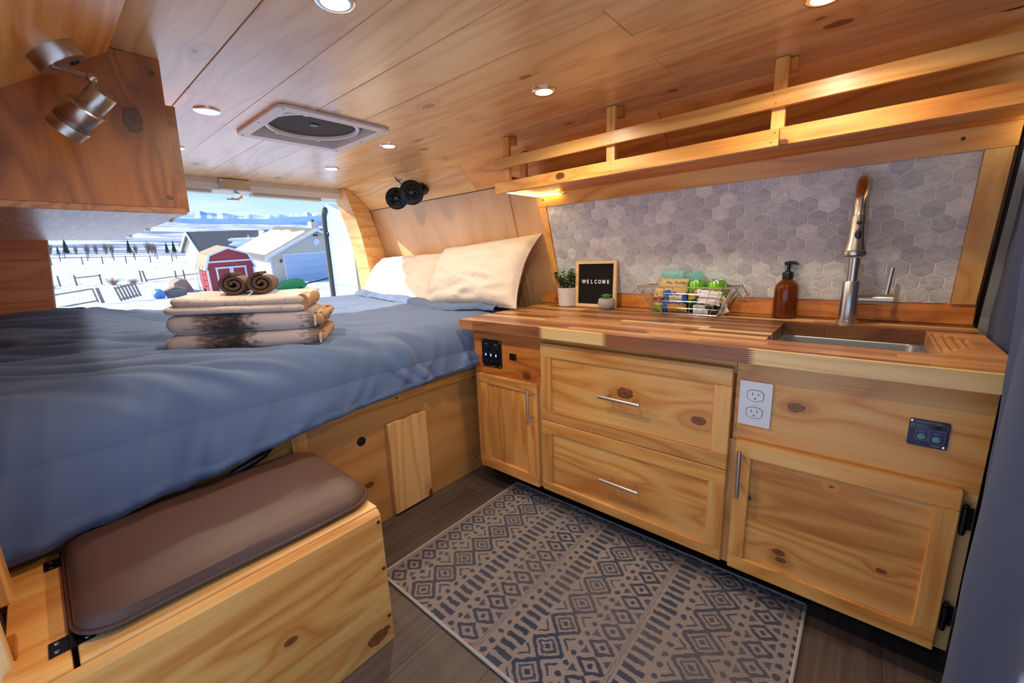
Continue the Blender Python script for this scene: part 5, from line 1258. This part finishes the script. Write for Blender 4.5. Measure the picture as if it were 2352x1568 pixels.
for j in range(ny+1):
    for i in range(nx+1):
        u = i/nx*(RX1-RX0); v = j/ny*(RY0-RY1)
        jx = 0.003*N(u*60, v*60, 3); jy = 0.003*N(u*60, v*60, 8)
        m = motif((u+jx)/1.12, (v+jy)/1.12); wv = (i//2+j//2) % 2; fad = N(u*5, v*5, 5)
        m *= 0.88+0.25*fad; worn = 0.10*N(u*120, v*40, 2)
        m = max(0, min(1, m+worn*0.6+(0.10 if (i % 4 == 0 and N(u*9, v*90, 11) > 0.25) else 0)))
        b0 = (0.245, 0.196, 0.172); b1 = (0.022, 0.032, 0.062); s_ = (0.86 if wv else 1.08)*(1+0.10*fad)
        rcol.append(tuple((b0[k]+(b1[k]-b0[k])*m)*s_ for k in range(3))+(1.0,))
        rb.v.append(Vector((RX0+u, RY0-v, 0.0075+(0.0008 if wv else 0)+0.0009*N(u*30, v*30))))
for j in range(ny):
    for i in range(nx): rb.f.append([j*(nx+1)+i, (j+1)*(nx+1)+i, (j+1)*(nx+1)+i+1, j*(nx+1)+i+1]); rb.mi.append(0)
rt_ = NT('woven_rug'); ca = rt_.n('ShaderNodeVertexColor'); ca.layer_name = 'weave'; rt_.l(ca.outputs[0], rt_.b.inputs['Base Color']); rt_.set(Roughness=0.95); rt_.b.inputs['Sheen Weight'].default_value = 0.2
pile = part('woven_field', rb, rt_.m, rg_, recenter=False)
at = pile.data.color_attributes.new('weave', 'FLOAT_COLOR', 'POINT'); at.data.foreach_set('color', [c for q in rcol for c in q])
part('backing', MB().box((RX0+0.002, RY1+0.002, 0.0004), (RX1-0.002, RY0-0.002, 0.0068)), plain('rug_backing', srgb(110, 98, 90), 0.95), rg_)
bind_m = plain('grey_binding', srgb(168, 160, 152), 0.9, bump=0.6, bscale=160, var=0.12)
bp = [(RX0, RY0), (RX1, RY0), (RX1, RY1), (RX0, RY1)]
for i in range(4):
    a, b = Vector((*bp[i], 0.0055)), Vector((*bp[(i+1) % 4], 0.0055)); L_ = (b-a).length; k_ = int(L_/0.009)
    pts_ = [a.lerp(b, t/(2*k_)) for t in range(2*k_+1)]; part('binding', MB().tube(pts_, [0.0052 if t % 2 else 0.0042 for t in range(2*k_+1)], 8), bind_m, rg_, smooth=True)

# ------------------------------------------------------------------ curtain
cn = thing('curtain', (0.05, -1.555, 0.0), 'navy blue cloth curtain hanging beside the sink end', 'curtain')
def cur(u, v):
    z = 0.012+v*1.37
    xe = 0.600-0.95*max(0.0, z-0.96)
    x = xe+(-0.52-xe)*u
    fold = 0.022*math.sin(x*19+1.2*N(x*2, z*1.2, 4)+z*1.1)+0.013*N(x*9, z*1.5, 2)
    k = sstep(-0.030, -0.075, x)
    y = -1.566+0.066*k+fold*(0.45+0.35*k)
    if x > -0.030: y = min(y, -1.552 if z > 0.66 else -1.527)
    y += 0.003*N(x*14, z*7, 9)
    return Vector((x, y, z))
cp = part('cloth', MB().grid(cur, 150, 120), curtain_m, cn, smooth=True)
sol = cp.modifiers.new('thickness', 'SOLIDIFY'); sol.thickness = 0.003; sol.offset = 0
part('curtain_rod', MB().tube([(0.30, -1.59, 1.385), (-0.56, -1.59, 1.385)], 0.007, 10), black_m, cn, smooth=True)
part('hem', MB().tube([cur(i/120, 0.0) for i in range(121)], 0.004, 6), curtain_m, cn, smooth=True)
# ------------------------------------------------------------------ outside: snowy yard, field, valley, mountains
PROF = [(0, -0.66), (8, -0.66), (32, -0.74), (45, 0.02), (75, 2.10), (120, 4.45), (150, 5.75), (158, 5.2), (200, 7.2), (260, 10.6), (600, 38.0), (1200, 94.0), (2200, 190.0), (3000, 262.0)]
def prof(r):
    for (a, p), (b, q) in zip(PROF, PROF[1:]):
        if r <= b: return p+(q-p)*(r-a)/(b-a)
    return PROF[-1][1]
def gz(x, y):
    r = math.hypot(x, y)
    w = sstep(-0.15, 0.55, y/max(r, 1e-6)) if r > 1 else 1.0
    z = -0.66+(prof(r)+0.66)*w
    z -= 0.016*max(0.0, min(r, 150)-30)/120*x
    if r < 160: z += 0.05*N(x*0.35, y*0.35, 1)*min(1, max(0, r-3)/4)+0.22*N(x*0.06, y*0.06, 2)*min(1, max(0, r-10)/20)
    else: z += r*0.0035*N(x*0.006, y*0.006, 3)
    return z
def snow_mat():
    t = NT('snow'); v = t.coords(rand=0)
    n = t.noise(v, 1.6, 4); n2 = t.noise(t.scale(v, (1.0, 0.35, 1)), 2.6, 3)
    c = t.mix(t.ramp(n2, [(0.54, (0, 0, 0, 1)), (0.70, (1, 1, 1, 1))]), srgb(208, 216, 230), srgb(168, 166, 166))
    t.set(Base_Color=c, Roughness=0.75); t.bump(n, 0.9, 0.25); return t.m
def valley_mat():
    t = NT('hazy_valley_fields'); v = t.coords(rand=0)
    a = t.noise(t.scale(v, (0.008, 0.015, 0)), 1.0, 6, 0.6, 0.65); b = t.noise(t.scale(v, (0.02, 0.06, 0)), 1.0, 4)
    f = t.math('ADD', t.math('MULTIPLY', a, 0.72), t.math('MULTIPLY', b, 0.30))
    c = t.ramp(f, [(0.47, srgb(228, 236, 246)), (0.505, srgb(150, 164, 190)), (0.55, srgb(84, 104, 146)), (0.75, srgb(70, 92, 140))])  # blue of the forest bands is painted distance haze
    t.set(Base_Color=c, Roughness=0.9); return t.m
rad = [0.0, 2, 4, 6, 8, 11, 14, 18, 22, 27, 32, 38, 45, 53, 62, 75, 90, 105, 120, 135, 150]
naz = 144
def polar(rs, a0, a1, n_):
    b = MB()
    for r in rs:
        for k in range(n_+1):
            a = a0+(a1-a0)*k/n_; x, y = r*math.sin(a), r*math.cos(a); b.v.append(Vector((x, y, gz(x, y) if r > 0 else -0.66)))
    for i in range(len(rs)-1):
        for k in range(n_): b.f.append([i*(n_+1)+k, i*(n_+1)+k+1, (i+1)*(n_+1)+k+1, (i+1)*(n_+1)+k][::-1]); b.mi.append(0)
    return b
struct('ground', polar(rad, -math.pi, math.pi, naz), snow_mat(), smooth=True, recenter=False)
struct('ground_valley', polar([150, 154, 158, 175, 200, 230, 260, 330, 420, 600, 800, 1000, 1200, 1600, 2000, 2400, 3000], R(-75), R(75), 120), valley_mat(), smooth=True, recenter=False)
hill_m = plain('haze_blue_forest_hill', srgb(92, 128, 186), 0.95, var=0.25, bscale=0.03)  # forested hills with distance haze mixed into the base colour
hill_m2 = plain('haze_blue_foothill', srgb(130, 168, 216), 0.95, var=0.2, bscale=0.02)  # farther hills, more air haze painted into their colour
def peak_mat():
    t = NT('hazy_snowy_peaks'); v = t.coords(rand=0); n = t.noise(t.scale(v, (0.012, 0.012, 0.02)), 1.0, 5, 0.5, 0.65)
    t.set(Base_Color=t.ramp(n, [(0.42, srgb(232, 240, 248)), (0.58, srgb(164, 190, 224))]), Roughness=0.9); return t.m  # bluish end of the ramp paints haze over the far peaks
def range_mb(r, e0, e1, seed, f1, depth, sharp=1.0):
    b = MB(); n_ = 260
    for k in range(n_+1):
        a = R(-60+130*k/n_); h = e0+(e1-e0)*(0.5+0.5*N(k*f1, seed)+0.35*N(k*f1*3.1, seed+3)*sharp+0.18*N(k*f1*9, seed+6)*sharp)
        el = math.radians(h+0.030*(math.degrees(a)-15)*0.6)
        for rr_, zz in ((r-depth, math.tan(R(2.0))*r), (r-depth*0.35, (math.tan(el)*0.55+math.tan(R(3.2))*0.45)*r), (r, math.tan(el)*r), (r+depth, math.tan(R(3.0))*r)):
            b.v.append(Vector((rr_*math.sin(a), rr_*math.cos(a), 0.97+zz)))
    for k in range(n_):
        for j in range(3): b.f.append([k*4+j, (k+1)*4+j, (k+1)*4+j+1, k*4+j+1]); b.mi.append(0)
    return b
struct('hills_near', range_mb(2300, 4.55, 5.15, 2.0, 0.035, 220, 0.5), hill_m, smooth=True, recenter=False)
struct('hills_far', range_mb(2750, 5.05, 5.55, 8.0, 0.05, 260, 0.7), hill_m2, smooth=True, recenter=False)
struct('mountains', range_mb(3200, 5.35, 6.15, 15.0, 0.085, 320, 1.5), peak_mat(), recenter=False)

TILT = (R(5.5), R(-2.5), 0)
red_s = plain('red_shed_siding', srgb(164, 66, 72), 0.8, var=0.12, bscale=12); white_t = plain('white_trim', srgb(232, 234, 238), 0.6)
shingle = plain('tan_shingles', srgb(172, 148, 122), 0.9, var=0.2, bscale=30, bump=0.4); shingle_g = plain('grey_shingles', srgb(116, 110, 106), 0.9, var=0.2, bscale=18, bump=0.3)
def siding(name, col):
    t = NT(name); tc = t.n('ShaderNodeTexCoord'); sp_ = t.n('ShaderNodeSeparateXYZ'); t.l(tc.outputs['Object'], sp_.inputs[0])
    w_ = t.math('FRACT', t.math('MULTIPLY', sp_.outputs[2], 6.5)); t.b.inputs['Base Color'].default_value = col; t.set(Roughness=0.7); t.bump(w_, 1.0, 0.03); return t.m
side_m = siding('beige_siding', srgb(212, 204, 190)); snow_r = plain('roof_snow', srgb(222, 228, 238), 0.8, bump=0.4, bscale=3); gdoor = plain('pale_blue_garage_door', srgb(190, 206, 232), 0.5)
def shed():
    t = thing('garden_shed', (6.62, 31.9, -0.76), 'red gambrel roof shed with white trim in the snowy yard', 'shed', rot=TILT)
    W_, D_, E_, B_, P_ = 2.82, 2.15, 1.60, 2.48, 2.88; o_ = 0.33
    pr5 = [(0, 0), (0, E_), (o_, B_), (W_/2, P_), (W_-o_, B_), (W_, E_), (W_, 0)]
    part('walls', MB().prism(pr5, 'y', 0, D_), red_s, t, local=True)
    rp = [(-0.08, E_-0.05), (o_-0.06, B_+0.05), (W_/2, P_+0.08), (W_-o_+0.06, B_+0.05), (W_+0.08, E_-0.05)]
    for a, b in zip(rp, rp[1:]):
        d = Vector((b[0]-a[0], b[1]-a[1])).normalized(); nn_ = Vector((-d.y, d.x))*0.05
        part('roof_slope', MB().prism([a, b, (b[0]+nn_.x, b[1]+nn_.y), (a[0]+nn_.x, a[1]+nn_.y)], 'y', -0.06, D_+0.12), shingle, t, local=True)
    def bar(a, b, w_, y=-0.03):
        d = Vector((b[0]-a[0], b[1]-a[1])).normalized(); nn_ = Vector((-d.y, d.x))*w_/2
        part('trim_board', MB().prism([(a[0]-nn_.x, a[1]-nn_.y), (b[0]-nn_.x, b[1]-nn_.y), (b[0]+nn_.x, b[1]+nn_.y), (a[0]+nn_.x, a[1]+nn_.y)], 'y', y, y+0.028), white_t, t, local=True)
    for a, b in zip(rp, rp[1:]): bar(a, b, 0.13, -0.09)
    bar((0.04, 0), (0.04, E_), 0.11); bar((W_-0.04, 0), (W_-0.04, E_), 0.11); bar((o_-0.25, 2.08), (W_-o_+0.25, 2.08), 0.10)
    x0, x1 = 0.56, 2.26
    for x in (x0, (x0+x1)/2-0.06, (x0+x1)/2+0.06, x1): bar((x, 0.08), (x, 1.62), 0.10)
    bar((x0-0.08, 1.66), (x1+0.08, 1.66), 0.10); bar((x0, 0.80), (x1, 0.80), 0.09); bar((x0, 0.10), (x1, 0.10), 0.10)
    for x in (x0+0.05, (x0+x1)/2+0.06): part('shed_door', MB().box((x, -0.012, 0.12), (x+0.75, -0.001, 1.60)), red_s, t, local=True)
    lt = thing('leaning_ladder', (6.38, 32.6, -0.74), 'white rack leaning on the left side of the red shed', 'rack', rot=TILT)
    for y in (0, 0.7): part('rail', MB().tube([(0, y, 0), (-0.05, y, 1.1), (-0.02, y, 1.75), (0.15, y, 2.0)], 0.035, 6), white_t, lt, local=True)
    for z in (0.3, 0.7, 1.1, 1.5): part('rung', MB().tube([(-0.03, 0, z), (-0.03, 0.7, z)], 0.025, 6), white_t, lt, local=True)
shed()
def garage():
    t = thing('garage', (12.15, 36.5, -0.72), 'beige sided garage with pale blue overhead door', 'garage', rot=TILT)
    W_, D_, E_, P_ = 7.9, 7.6, 2.50, 4.42
    part('walls', MB().prism([(0, -0.3), (0, E_), (W_/2, P_), (W_, E_), (W_, -0.3)], 'y', 0, D_), side_m, t, local=True)
    for a, b in (((-0.48, E_-0.23), (W_/2, P_+0.02)), ((W_/2, P_+0.02), (W_+0.48, E_-0.23))):
        part('roof_slope', MB().prism([a, b, (b[0], b[1]+0.14), (a[0], a[1]+0.14)], 'y', -0.45, D_+0.3), shingle_g, t, local=True)
        part('fascia', MB().prism([(a[0], a[1]-0.10), (b[0], b[1]-0.10), (b[0], b[1]+0.16), (a[0], a[1]+0.16)], 'y', -0.50, -0.452), white_t, t, local=True)
    def rp(u, v, h): x = -0.48+(W_/2+0.48)*u; return Vector((x, v, E_-0.23+(P_+0.25-E_)*u+0.14+h))
    def sn(u, v):
        vv = 0.25+0.35*u*0.6+v*(D_-0.2); e = 0.30*N(u*4, v*9, 3)
        uu = 0.06+u*(0.80+0.08*N(v*5, 1)); h = 0.10*min(1, 6*min(u, 1-u, v, 1-v)); q = rp(uu, vv+e*0.6, h); return q
    part('roof_snow', MB().grid(sn, 24, 30), snow_r, t, smooth=True, local=True)
    d = part('garage_door', MB().box((1.16, -0.05, 0.02), (6.74, 0.0, 2.42)), gdoor, t, local=True)
    for z in (0.02, 0.62, 1.22, 1.82): part('door_panel', MB().box((1.19, -0.075, z+0.015), (6.71, -0.049, z+0.59), 0.008), gdoor, t, local=True)
    for a, b in (((1.04, 0), (1.16, 2.54)), ((6.74, 0), (6.86, 2.54)), ((1.16, 2.42), (6.74, 2.54))): part('door_casing', MB().box((a[0], -0.06, a[1]), (b[0], 0.0, b[1])), white_t, t, local=True)
    part('gable_vent', MB().prism(hexpts(0.30, 8, R(22.5)), 'z', 0, 0.06).xf(Matrix.Translation((W_/2+0.05, 0.0, 3.42)) @ Matrix.Rotation(R(90), 4, 'X')), white_t, t, local=True)
    part('porch_light', MB().lathe([(0, 0), (0.05, 0.02), (0.09, 0.18), (0.07, 0.26), (0, 0.28)], (0.82, -0.10, 1.85), 10), screw_m, t, local=True)
    part('floodlight', MB().box((W_/2-0.15, -0.12, 3.95), (W_/2+0.2, 0, 4.05)).sphere((W_/2-0.1, -0.15, 3.95), 0.07, 8, 6).sphere((W_/2+0.15, -0.15, 3.95), 0.07, 8, 6), screw_m, t, local=True)
    part('downspout', MB().tube([(-0.40, -0.30, E_-0.2), (-0.25, -0.1, E_-0.42), (0.0, -0.06, E_-0.55), (0.03, -0.06, 0.0)], 0.05, 6), white_t, t, local=True)
    part('corner_board', MB().box((-0.03, -0.03, -0.2), (0.10, 0.02, E_)), white_t, t, local=True)
garage()
def house():
    t = thing('neighbour_house', (11.3, 52.0, 0.4), 'long grey roofed house behind the garage', 'house', rot=TILT)
    part('walls', MB().prism([(0, -1), (0, 2.1), (3.6, 4.0), (7.2, 2.1), (7.2, -1)], 'x', 0, 22), side_m, t, local=True)
    for a, b in (((-0.5, 1.85), (3.6, 4.02)), ((3.6, 4.02), (7.7, 1.85))): part('roof_slope', MB().prism([a, b, (b[0], b[1]+0.14), (a[0], a[1]+0.14)], 'x', -0.3, 22.3), shingle_g, t, local=True)
    part('gable_fascia', MB().prism([(-0.5, 1.78), (3.6, 3.95), (7.7, 1.78), (7.7, 2.0), (3.6, 4.2), (-0.5, 2.0)], 'x', -0.42, -0.31), white_t, t, local=True)
    part('roof_snow', MB().grid(lambda u, v: Vector((3.0+u*7+0.8*N(v*4, 1), 0.2+v*2.0, 2.22+v*2.0*0.529+0.14+0.08*min(1, 6*min(u, 1-u, v, 1-v)))), 16, 12), snow_r, t, smooth=True, local=True)
    part('vent_pipe', MB().cyl((5.0, 1.6, 2.9), (5.0, 1.6, 3.7), 0.06, 8), white_t, t, local=True)
    c = part('chimney', MB().box((13.0, 3.0, 3.2), (13.95, 4.0, 5.05)), siding('chimney_siding', srgb(222, 214, 206)), t, local=True)
    part('chimney_pipe', MB().cyl((13.45, 3.5, 5.05), (13.45, 3.5, 5.35), 0.16, 10), screw_m, t, local=True)
    part('dormer', MB().prism([(0, 0), (0.55, 0.75), (1.1, 0)], 'y', 0, 1.6).xf(Matrix.Translation((6.3, 1.9, 3.4))), white_t, t, local=True)
house()
# fences and yard objects
post_m = plain('weathered_post', srgb(136, 120, 112), 0.9, var=0.2, bscale=20); rail_m = plain('grey_fence_rail', srgb(150, 138, 130), 0.9)
FN = {0: 'weathered fence post left of the gap in the fence', 1: 'fence post at the left end of the single rail', 2: 'fence post at the right end of the single rail', 3: 'upright post of the leaning pair', 4: 'leaning post of the pair', 5: 'fence post nearest the shed, left one', 6: 'fence post nearest the shed, right one'}
fx = [(-0.42, 0), (0.02, 0), (0.72, 0), (1.945, 0), (2.09, 0.12), (3.115, 0), (3.41, 0)]
for i, (x, ln) in enumerate(fx):
    k = (45+1.31)/(22+1.31); X_ = -1.172+(x+1.172)*k; g0 = gz(X_, 45)
    q = thing('fence_post', (X_, 45, g0), FN[i], 'post', 'fence posts at the yard edge', rot=TILT)
    part('post', MB().box((-0.05, -0.05, -0.3), (0.05, 0.05, 0.80 if i not in (3, 4) else 0.95), 0.01).xf(Matrix.Rotation(-ln, 4, 'Y')), post_m, q, local=True)
xa, xb = [-1.172+(v+1.172)*(46.31/23.31) for v in (0.02, 0.72)]
q = thing('fence_rail', (xa, 44.95, gz(xa, 45)+0.55), 'single wooden rail between two fence posts', 'rail')
part('rail', MB().tube([(xa-0.05, 44.92, gz(xa, 45)+0.58), (xb+0.05, 44.92, gz(xb, 45)+0.70)], 0.045, 6), post_m, q)
xa, xb = [-1.172+(v+1.172)*(46.31/23.31) for v in (2.1, 4.2)]
q = thing('fence_rail', (xa, 44.9, gz(xa, 45)), 'low rail running from the leaning post to the shed', 'rail')
part('rail', MB().tube([(xa, 44.9, gz(xa, 45)+0.12), (xb, 44.9, gz(xb, 45)+0.45)], 0.04, 6), post_m, q)
# picket gate panel and open gate
def picket(x0, w_, h_, n_, y, name, label, pw=0.09):
    q = thing(name, (x0, y, gz(x0+w_/2, y)), label, 'gate', rot=TILT)
    for k in range(n_):
        x = (w_-pw)*k/(n_-1); part('picket', MB().box((x, -0.02, 0), (x+pw, 0.02, h_), 0.004), rail_m, q, local=True)
    for z in (0.12*h_, 0.88*h_): part('cross_rail', MB().box((0, 0.0205, z-0.035), (w_, 0.05, z+0.035)), rail_m, q, local=True)
    return q
picket(1.95, 0.95, 0.82, 7, 30.0, 'picket_gate', 'small grey picket gate panel standing in the snow').rotation_euler = (R(5.5), R(-13), 0)
q = thing('gate_frame', (0.45, 30.0, gz(0.9, 30)), 'open grey gate frame with a thick post left of the picket panel', 'gate', rot=(R(5.5), R(-8), 0))
part('post', MB().box((0.72, -0.05, -0.1), (0.86, 0.06, 0.74), 0.01), rail_m, q, local=True)
part('stile', MB().box((0.58, -0.02, -0.02), (0.65, 0.02, 0.74)), rail_m, q, local=True)
part('top_rail', MB().box((-1.1, -0.02, 0.69), (0.62, 0.02, 0.76)), rail_m, q, local=True)
part('bottom_rail', MB().box((-1.1, -0.02, 0.04), (0.62, 0.02, 0.11)), rail_m, q, local=True)
# far pipe fences across the field
for fi, (yy, h_, lab, n_) in enumerate(((74.0, 0.95, 'nearer pipe rail fence across the snowy field', 15), (86.0, 1.2, 'middle pipe rail fence across the snowy field', 13), (98.0, 1.2, 'far pipe rail fence across the snowy field', 12))):
    q = thing('field_fence', (8, yy, gz(8, yy)), lab, 'fence')
    xs = [-8+k*(34/n_)+0.8*N(k*3.3, fi*2) for k in range(n_+1)]
    for x in xs: part('post', MB().cyl((x, yy, gz(x, yy)-0.2), (x+0.02, yy, gz(x, yy)+h_), 0.06, 6), post_m, q)
    for k in range(n_):
        if (k*7+fi*3) % 5 == 4 and fi: continue
        for hh in ((0.9,) if fi == 0 else (0.95, 0.45)):
            part('rail', MB().tube([(xs[k], yy, gz(xs[k], yy)+h_*hh), (xs[k+1], yy, gz(xs[k+1], yy)+h_*hh)], 0.035, 5), rail_m, q)
struct('ground_road', MB().grid(lambda u, v: Vector((-30+u*75, 128+v*5+0.02*u, gz(-30+u*75, 128+v*5)+0.12)), 40, 2), plain('grey_road', srgb(136, 138, 150), 0.9), recenter=False)
# junk by the shed
q = thing('feed_trough', (4.05, 30.5, gz(4.05, 30.5)), 'weathered wooden crate beside the shed in the snow', 'crate', rot=TILT)
part('box', MB().prism([(0, 0), (-0.1, 0.42), (0.45, 0.62), (1.0, 0.45), (0.92, 0.0)], 'y', -0.25, 0.25), post_m, q, local=True)
for z in (0.12, 0.26, 0.40): part('slat', MB().box((0.0, -0.275, z-0.05), (0.9, -0.251, z+0.05)), rail_m, q, local=True)
q = thing('barrel', (3.45, 30.2, gz(3.45, 30.2)), 'blue plastic barrel lying in the snow', 'barrel', rot=TILT)
part('body', MB().lathe([(0, -0.3), (0.26, -0.3), (0.28, -0.24), (0.28, 0.24), (0.26, 0.3), (0.08, 0.3), (0.08, 0.27), (0, 0.27)], (0.2, 0, 0.22), 18, Matrix.Rotation(R(100), 4, 'X')), plain('blue_plastic', srgb(104, 150, 206), 0.4), q, smooth=True, local=True)
q = thing('tarp_pile', (4.95, 34.5, gz(4.95, 34.5)), 'brown tarp covered pile behind the shed', 'tarp', rot=TILT)
part('cover', MB().prism([(0, 0), (0.2, 0.65), (0.55, 0.85), (0.9, 0.8), (1.2, 0)], 'y', -0.6, 0.8), plain('brown_tarp', srgb(150, 130, 118), 0.8), q, local=True)
q = thing('black_tub', (-0.25, 21.5, gz(-0.25, 21.5)), 'black rubber tub in the snow by the left door pillar', 'tub', rot=TILT)
part('tub', MB().lathe([(0, 0.03), (0.30, 0.03), (0.34, 0.30), (0.36, 0.31), (0.33, 0.0), (0, 0.0)], (0, 0, 0), 20), black_p, q, smooth=True, local=True)
q = thing('blue_bag', (0.1, 20.6, gz(0.1, 20.6)), 'blue plastic bag in the snow beside the black tub', 'bag')
part('sack', MB().sphere((0.1, 20.6, gz(0.1, 20.6)+0.08), 0.2, 12, 8, (1, 0.8, 0.5)), plain('royal_blue_plastic', srgb(54, 60, 200), 0.5), q, smooth=True)
q = thing('green_trailer', (9.8, 29.5, gz(9.8, 29.5)-0.28), 'bright green equipment trailer in front of the garage', 'trailer', rot=TILT)
gm = plain('bright_green_paint', srgb(40, 150, 70), 0.4)
part('bed', MB().prism([(0, 0.55), (0.5, 0.85), (1.6, 1.0), (1.9, 0.55), (1.7, 0.4), (0.1, 0.4)], 'y', -0.5, 0.5), gm, q, local=True)
for x in (0.4, 1.4): part('wheel', MB().lathe([(0, -0.08), (0.22, -0.08), (0.22, 0.08), (0, 0.08)], (x, -0.55, 0.22), 16, Matrix.Rotation(R(90), 4, 'X')), black_p, q, local=True)
part('tow_bar', MB().tube([(1.85, 0, 0.55), (6.2, 0.5, 0.95)], 0.05, 6), black_p, q, local=True)
# bushes and trees
twig_m = plain('bare_twigs', srgb(150, 134, 120), 0.95); dry_m = plain('dry_grass', srgb(186, 150, 122), 0.95); fir_m = plain('dark_fir', srgb(64, 78, 68), 0.95, var=0.3, bscale=2)
def twigs(cx, cy, h_, spread, n_, seed, w_=0.02):
    b = MB(); rg2 = random.Random(seed)
    for k in range(n_):
        a = rg2.uniform(0, 6.283); s_ = rg2.uniform(0, spread); p0 = Vector((cx+0.15*s_*math.cos(a), cy+0.15*s_*math.sin(a), gz(cx, cy)-0.05+h_*rg2.uniform(0, 0.35)))
        p1 = Vector((cx+s_*math.cos(a), cy+s_*math.sin(a), gz(cx, cy)+h_*rg2.uniform(0.45, 1.0))); d = Vector((-math.sin(a), math.cos(a), 0))*w_*h_
        b.add([p0-d, p0+d, p1, p0+Vector((0, 0, w_*h_*2))], [(0, 1, 2), (1, 3, 2), (3, 0, 2)])
    return b
for i, (x, y, h_, s_, lab) in enumerate(((3.1, 43.5, 0.75, 0.75, 'dry tan bush at the foot of the railed post'), (4.3, 43.8, 0.6, 0.7, 'dry tan bush midway along the yard edge'), (-0.2, 43.5, 0.4, 0.6, 'low dry bush at the far left yard edge'))):
    q = thing('dry_bush', (x, y, gz(x, y)), lab, 'bush', 'dry bushes at the yard edge'); part('twigs', twigs(x, y, h_, s_, 130, i), dry_m, q, recenter=False)
def fir(x, y, h_, lab):
    q = thing('fir_tree', (x, y, gz(x, y)), lab, 'tree', 'trees beyond the field'); b = MB(); g0 = gz(x, y)
    nt_ = 7
    for k in range(nt_):
        z0 = g0+h_*(0.10+0.125*k); r = h_*0.24*(1-k/nt_*0.88); n3 = 11; o_ = len(b.v)
        b.v.append(Vector((x, y, z0+h_*0.22)))
        for j in range(2*n3):
            a = math.pi*j/n3+k; rr_ = r*(1 if j % 2 else 0.55); b.v.append(Vector((x+rr_*math.cos(a), y+rr_*math.sin(a), z0-(0.04*h_ if j % 2 else 0))))
        for j in range(2*n3): b.f.append([o_, o_+1+j, o_+1+(j+1) % (2*n3)]); b.mi.append(0)
    part('foliage', b, fir_m, q); part('trunk', MB().cyl((x, y, g0-0.3), (x, y, g0+h_*0.25), h_*0.025, 6), post_m, q)
firs = [(22.6, 132, 3.3, 'dark fir left of the trio beside the house gable'), (24.2, 133, 3.8, 'dark fir in the middle of the trio beside the house gable'), (25.8, 132, 3.3, 'dark fir right of the trio beside the house gable'), (16.6, 140, 4.2, 'broad dark fir standing alone at mid field edge'), (6.2, 150, 4.6, 'dark fir at the left field edge'), (4.6, 145, 2.4, 'short fir at the far left field edge')]
for f_ in firs: fir(f_[0], f_[1], f_[2]*0.8, f_[3])
bt_ = [(1.5, 142), (3.4, 147), (7.6, 146), (9.4, 144), (11.2, 147), (12.8, 145), (14.4, 150), (18.6, 146), (19.6, 136), (20.9, 140), (22.0, 143), (27.2, 140)]
ords = ['first', 'second', 'third', 'fourth', 'fifth', 'sixth', 'seventh', 'eighth', 'ninth', 'tenth', 'eleventh', 'twelfth']
for i, (x, y) in enumerate(bt_):
    h_ = 3.0+1.2*N(i*2.3, 4)
    q = thing('bare_tree', (x, y, gz(x, y)), ords[i]+' bare grey tree from the left along the field edge', 'tree', 'trees beyond the field')
    part('branches', twigs(x, y, h_, h_*0.30, 170, 40+i, 0.015), twig_m, q, recenter=False); part('trunk', MB().cyl((x, y, gz(x, y)-0.3), (x, y, gz(x, y)+h_*0.5), 0.08, 6), post_m, q)
gs_ = [(34, 120), (38, 124), (43, 122), (48, 126), (53, 123), (59, 128), (65, 126)]
for i, (x, y) in enumerate(gs_):
    q = thing('bare_tree', (x, y, gz(x, y)), ords[i]+' bare tree from the left behind the house roof', 'tree', 'trees behind the house')
    part('branches', twigs(x, y, 6.2, 3.4, 220, 90+i, 0.012), twig_m, q, recenter=False); part('trunk', MB().cyl((x, y, gz(x, y)-0.3), (x, y, gz(x, y)+3.0), 0.12, 6), post_m, q)

# open rear door, hinged on the right pillar
rd = thing('rear_door', (0.40, 1.75, 0.4), 'white rear van door swung open outside the pillows', 'van door')
h0, h1 = Vector((0.345, 1.448, 0)), Vector((0.490, 2.12, 0)); dd = (h1-h0); dn = Vector((dd.y, -dd.x, 0)).normalized()
def dp(s, z, o=0.0): p = h0+dd*s+dn*o; return Vector((p.x, p.y, z))
ol = [(0.0, -0.35), (0.0, 1.275), (0.12, 1.305), (0.80, 1.425), (0.93, 1.415), (0.985, 1.36), (1.0, 1.28), (1.0, -0.35)]
b = MB(); n_ = len(ol)
for o in (0.0, 0.055):
    for s_, z in ol: b.v.append(dp(s_, z, o))
b.f = [list(range(n_)), list(range(2*n_-1, n_-1, -1))]+[[k, n_+k, n_+(k+1) % n_, (k+1) % n_] for k in range(n_)]; b.mi = [0]*len(b.f)
part('door_panel', b, door_shade_paint, rd)
part('seal', MB().tube([dp(s_, z, -0.012) for s_, z in ((0.955, -0.3), (0.955, 0.4), (0.955, 0.9), (0.953, 1.27), (0.935, 1.34), (0.90, 1.375), (0.83, 1.385))], 0.020, 10), rubber, rd, smooth=True)
part('edge_flange', MB().tube([dp(s_, z, 0.0) for s_, z in ((1.0, -0.3), (1.0, 1.28), (0.985, 1.36), (0.93, 1.415))], 0.012, 8), cream_metal, rd, smooth=True)
part('panel_line', MB().tube([dp(s_, z, -0.001) for s_, z in ((0.05, 0.80), (0.90, 0.80))], 0.004, 6), door_shade_paint, rd)
part('bumper_stop', MB().lathe([(0.016, 0), (0.016, 0.010), (0.010, 0.014), (0, 0.014)], dp(0.90, 1.20, 0), 14, (-dn).to_track_quat('Z', 'Y').to_matrix().to_4x4()), black_p, rd, smooth=True)
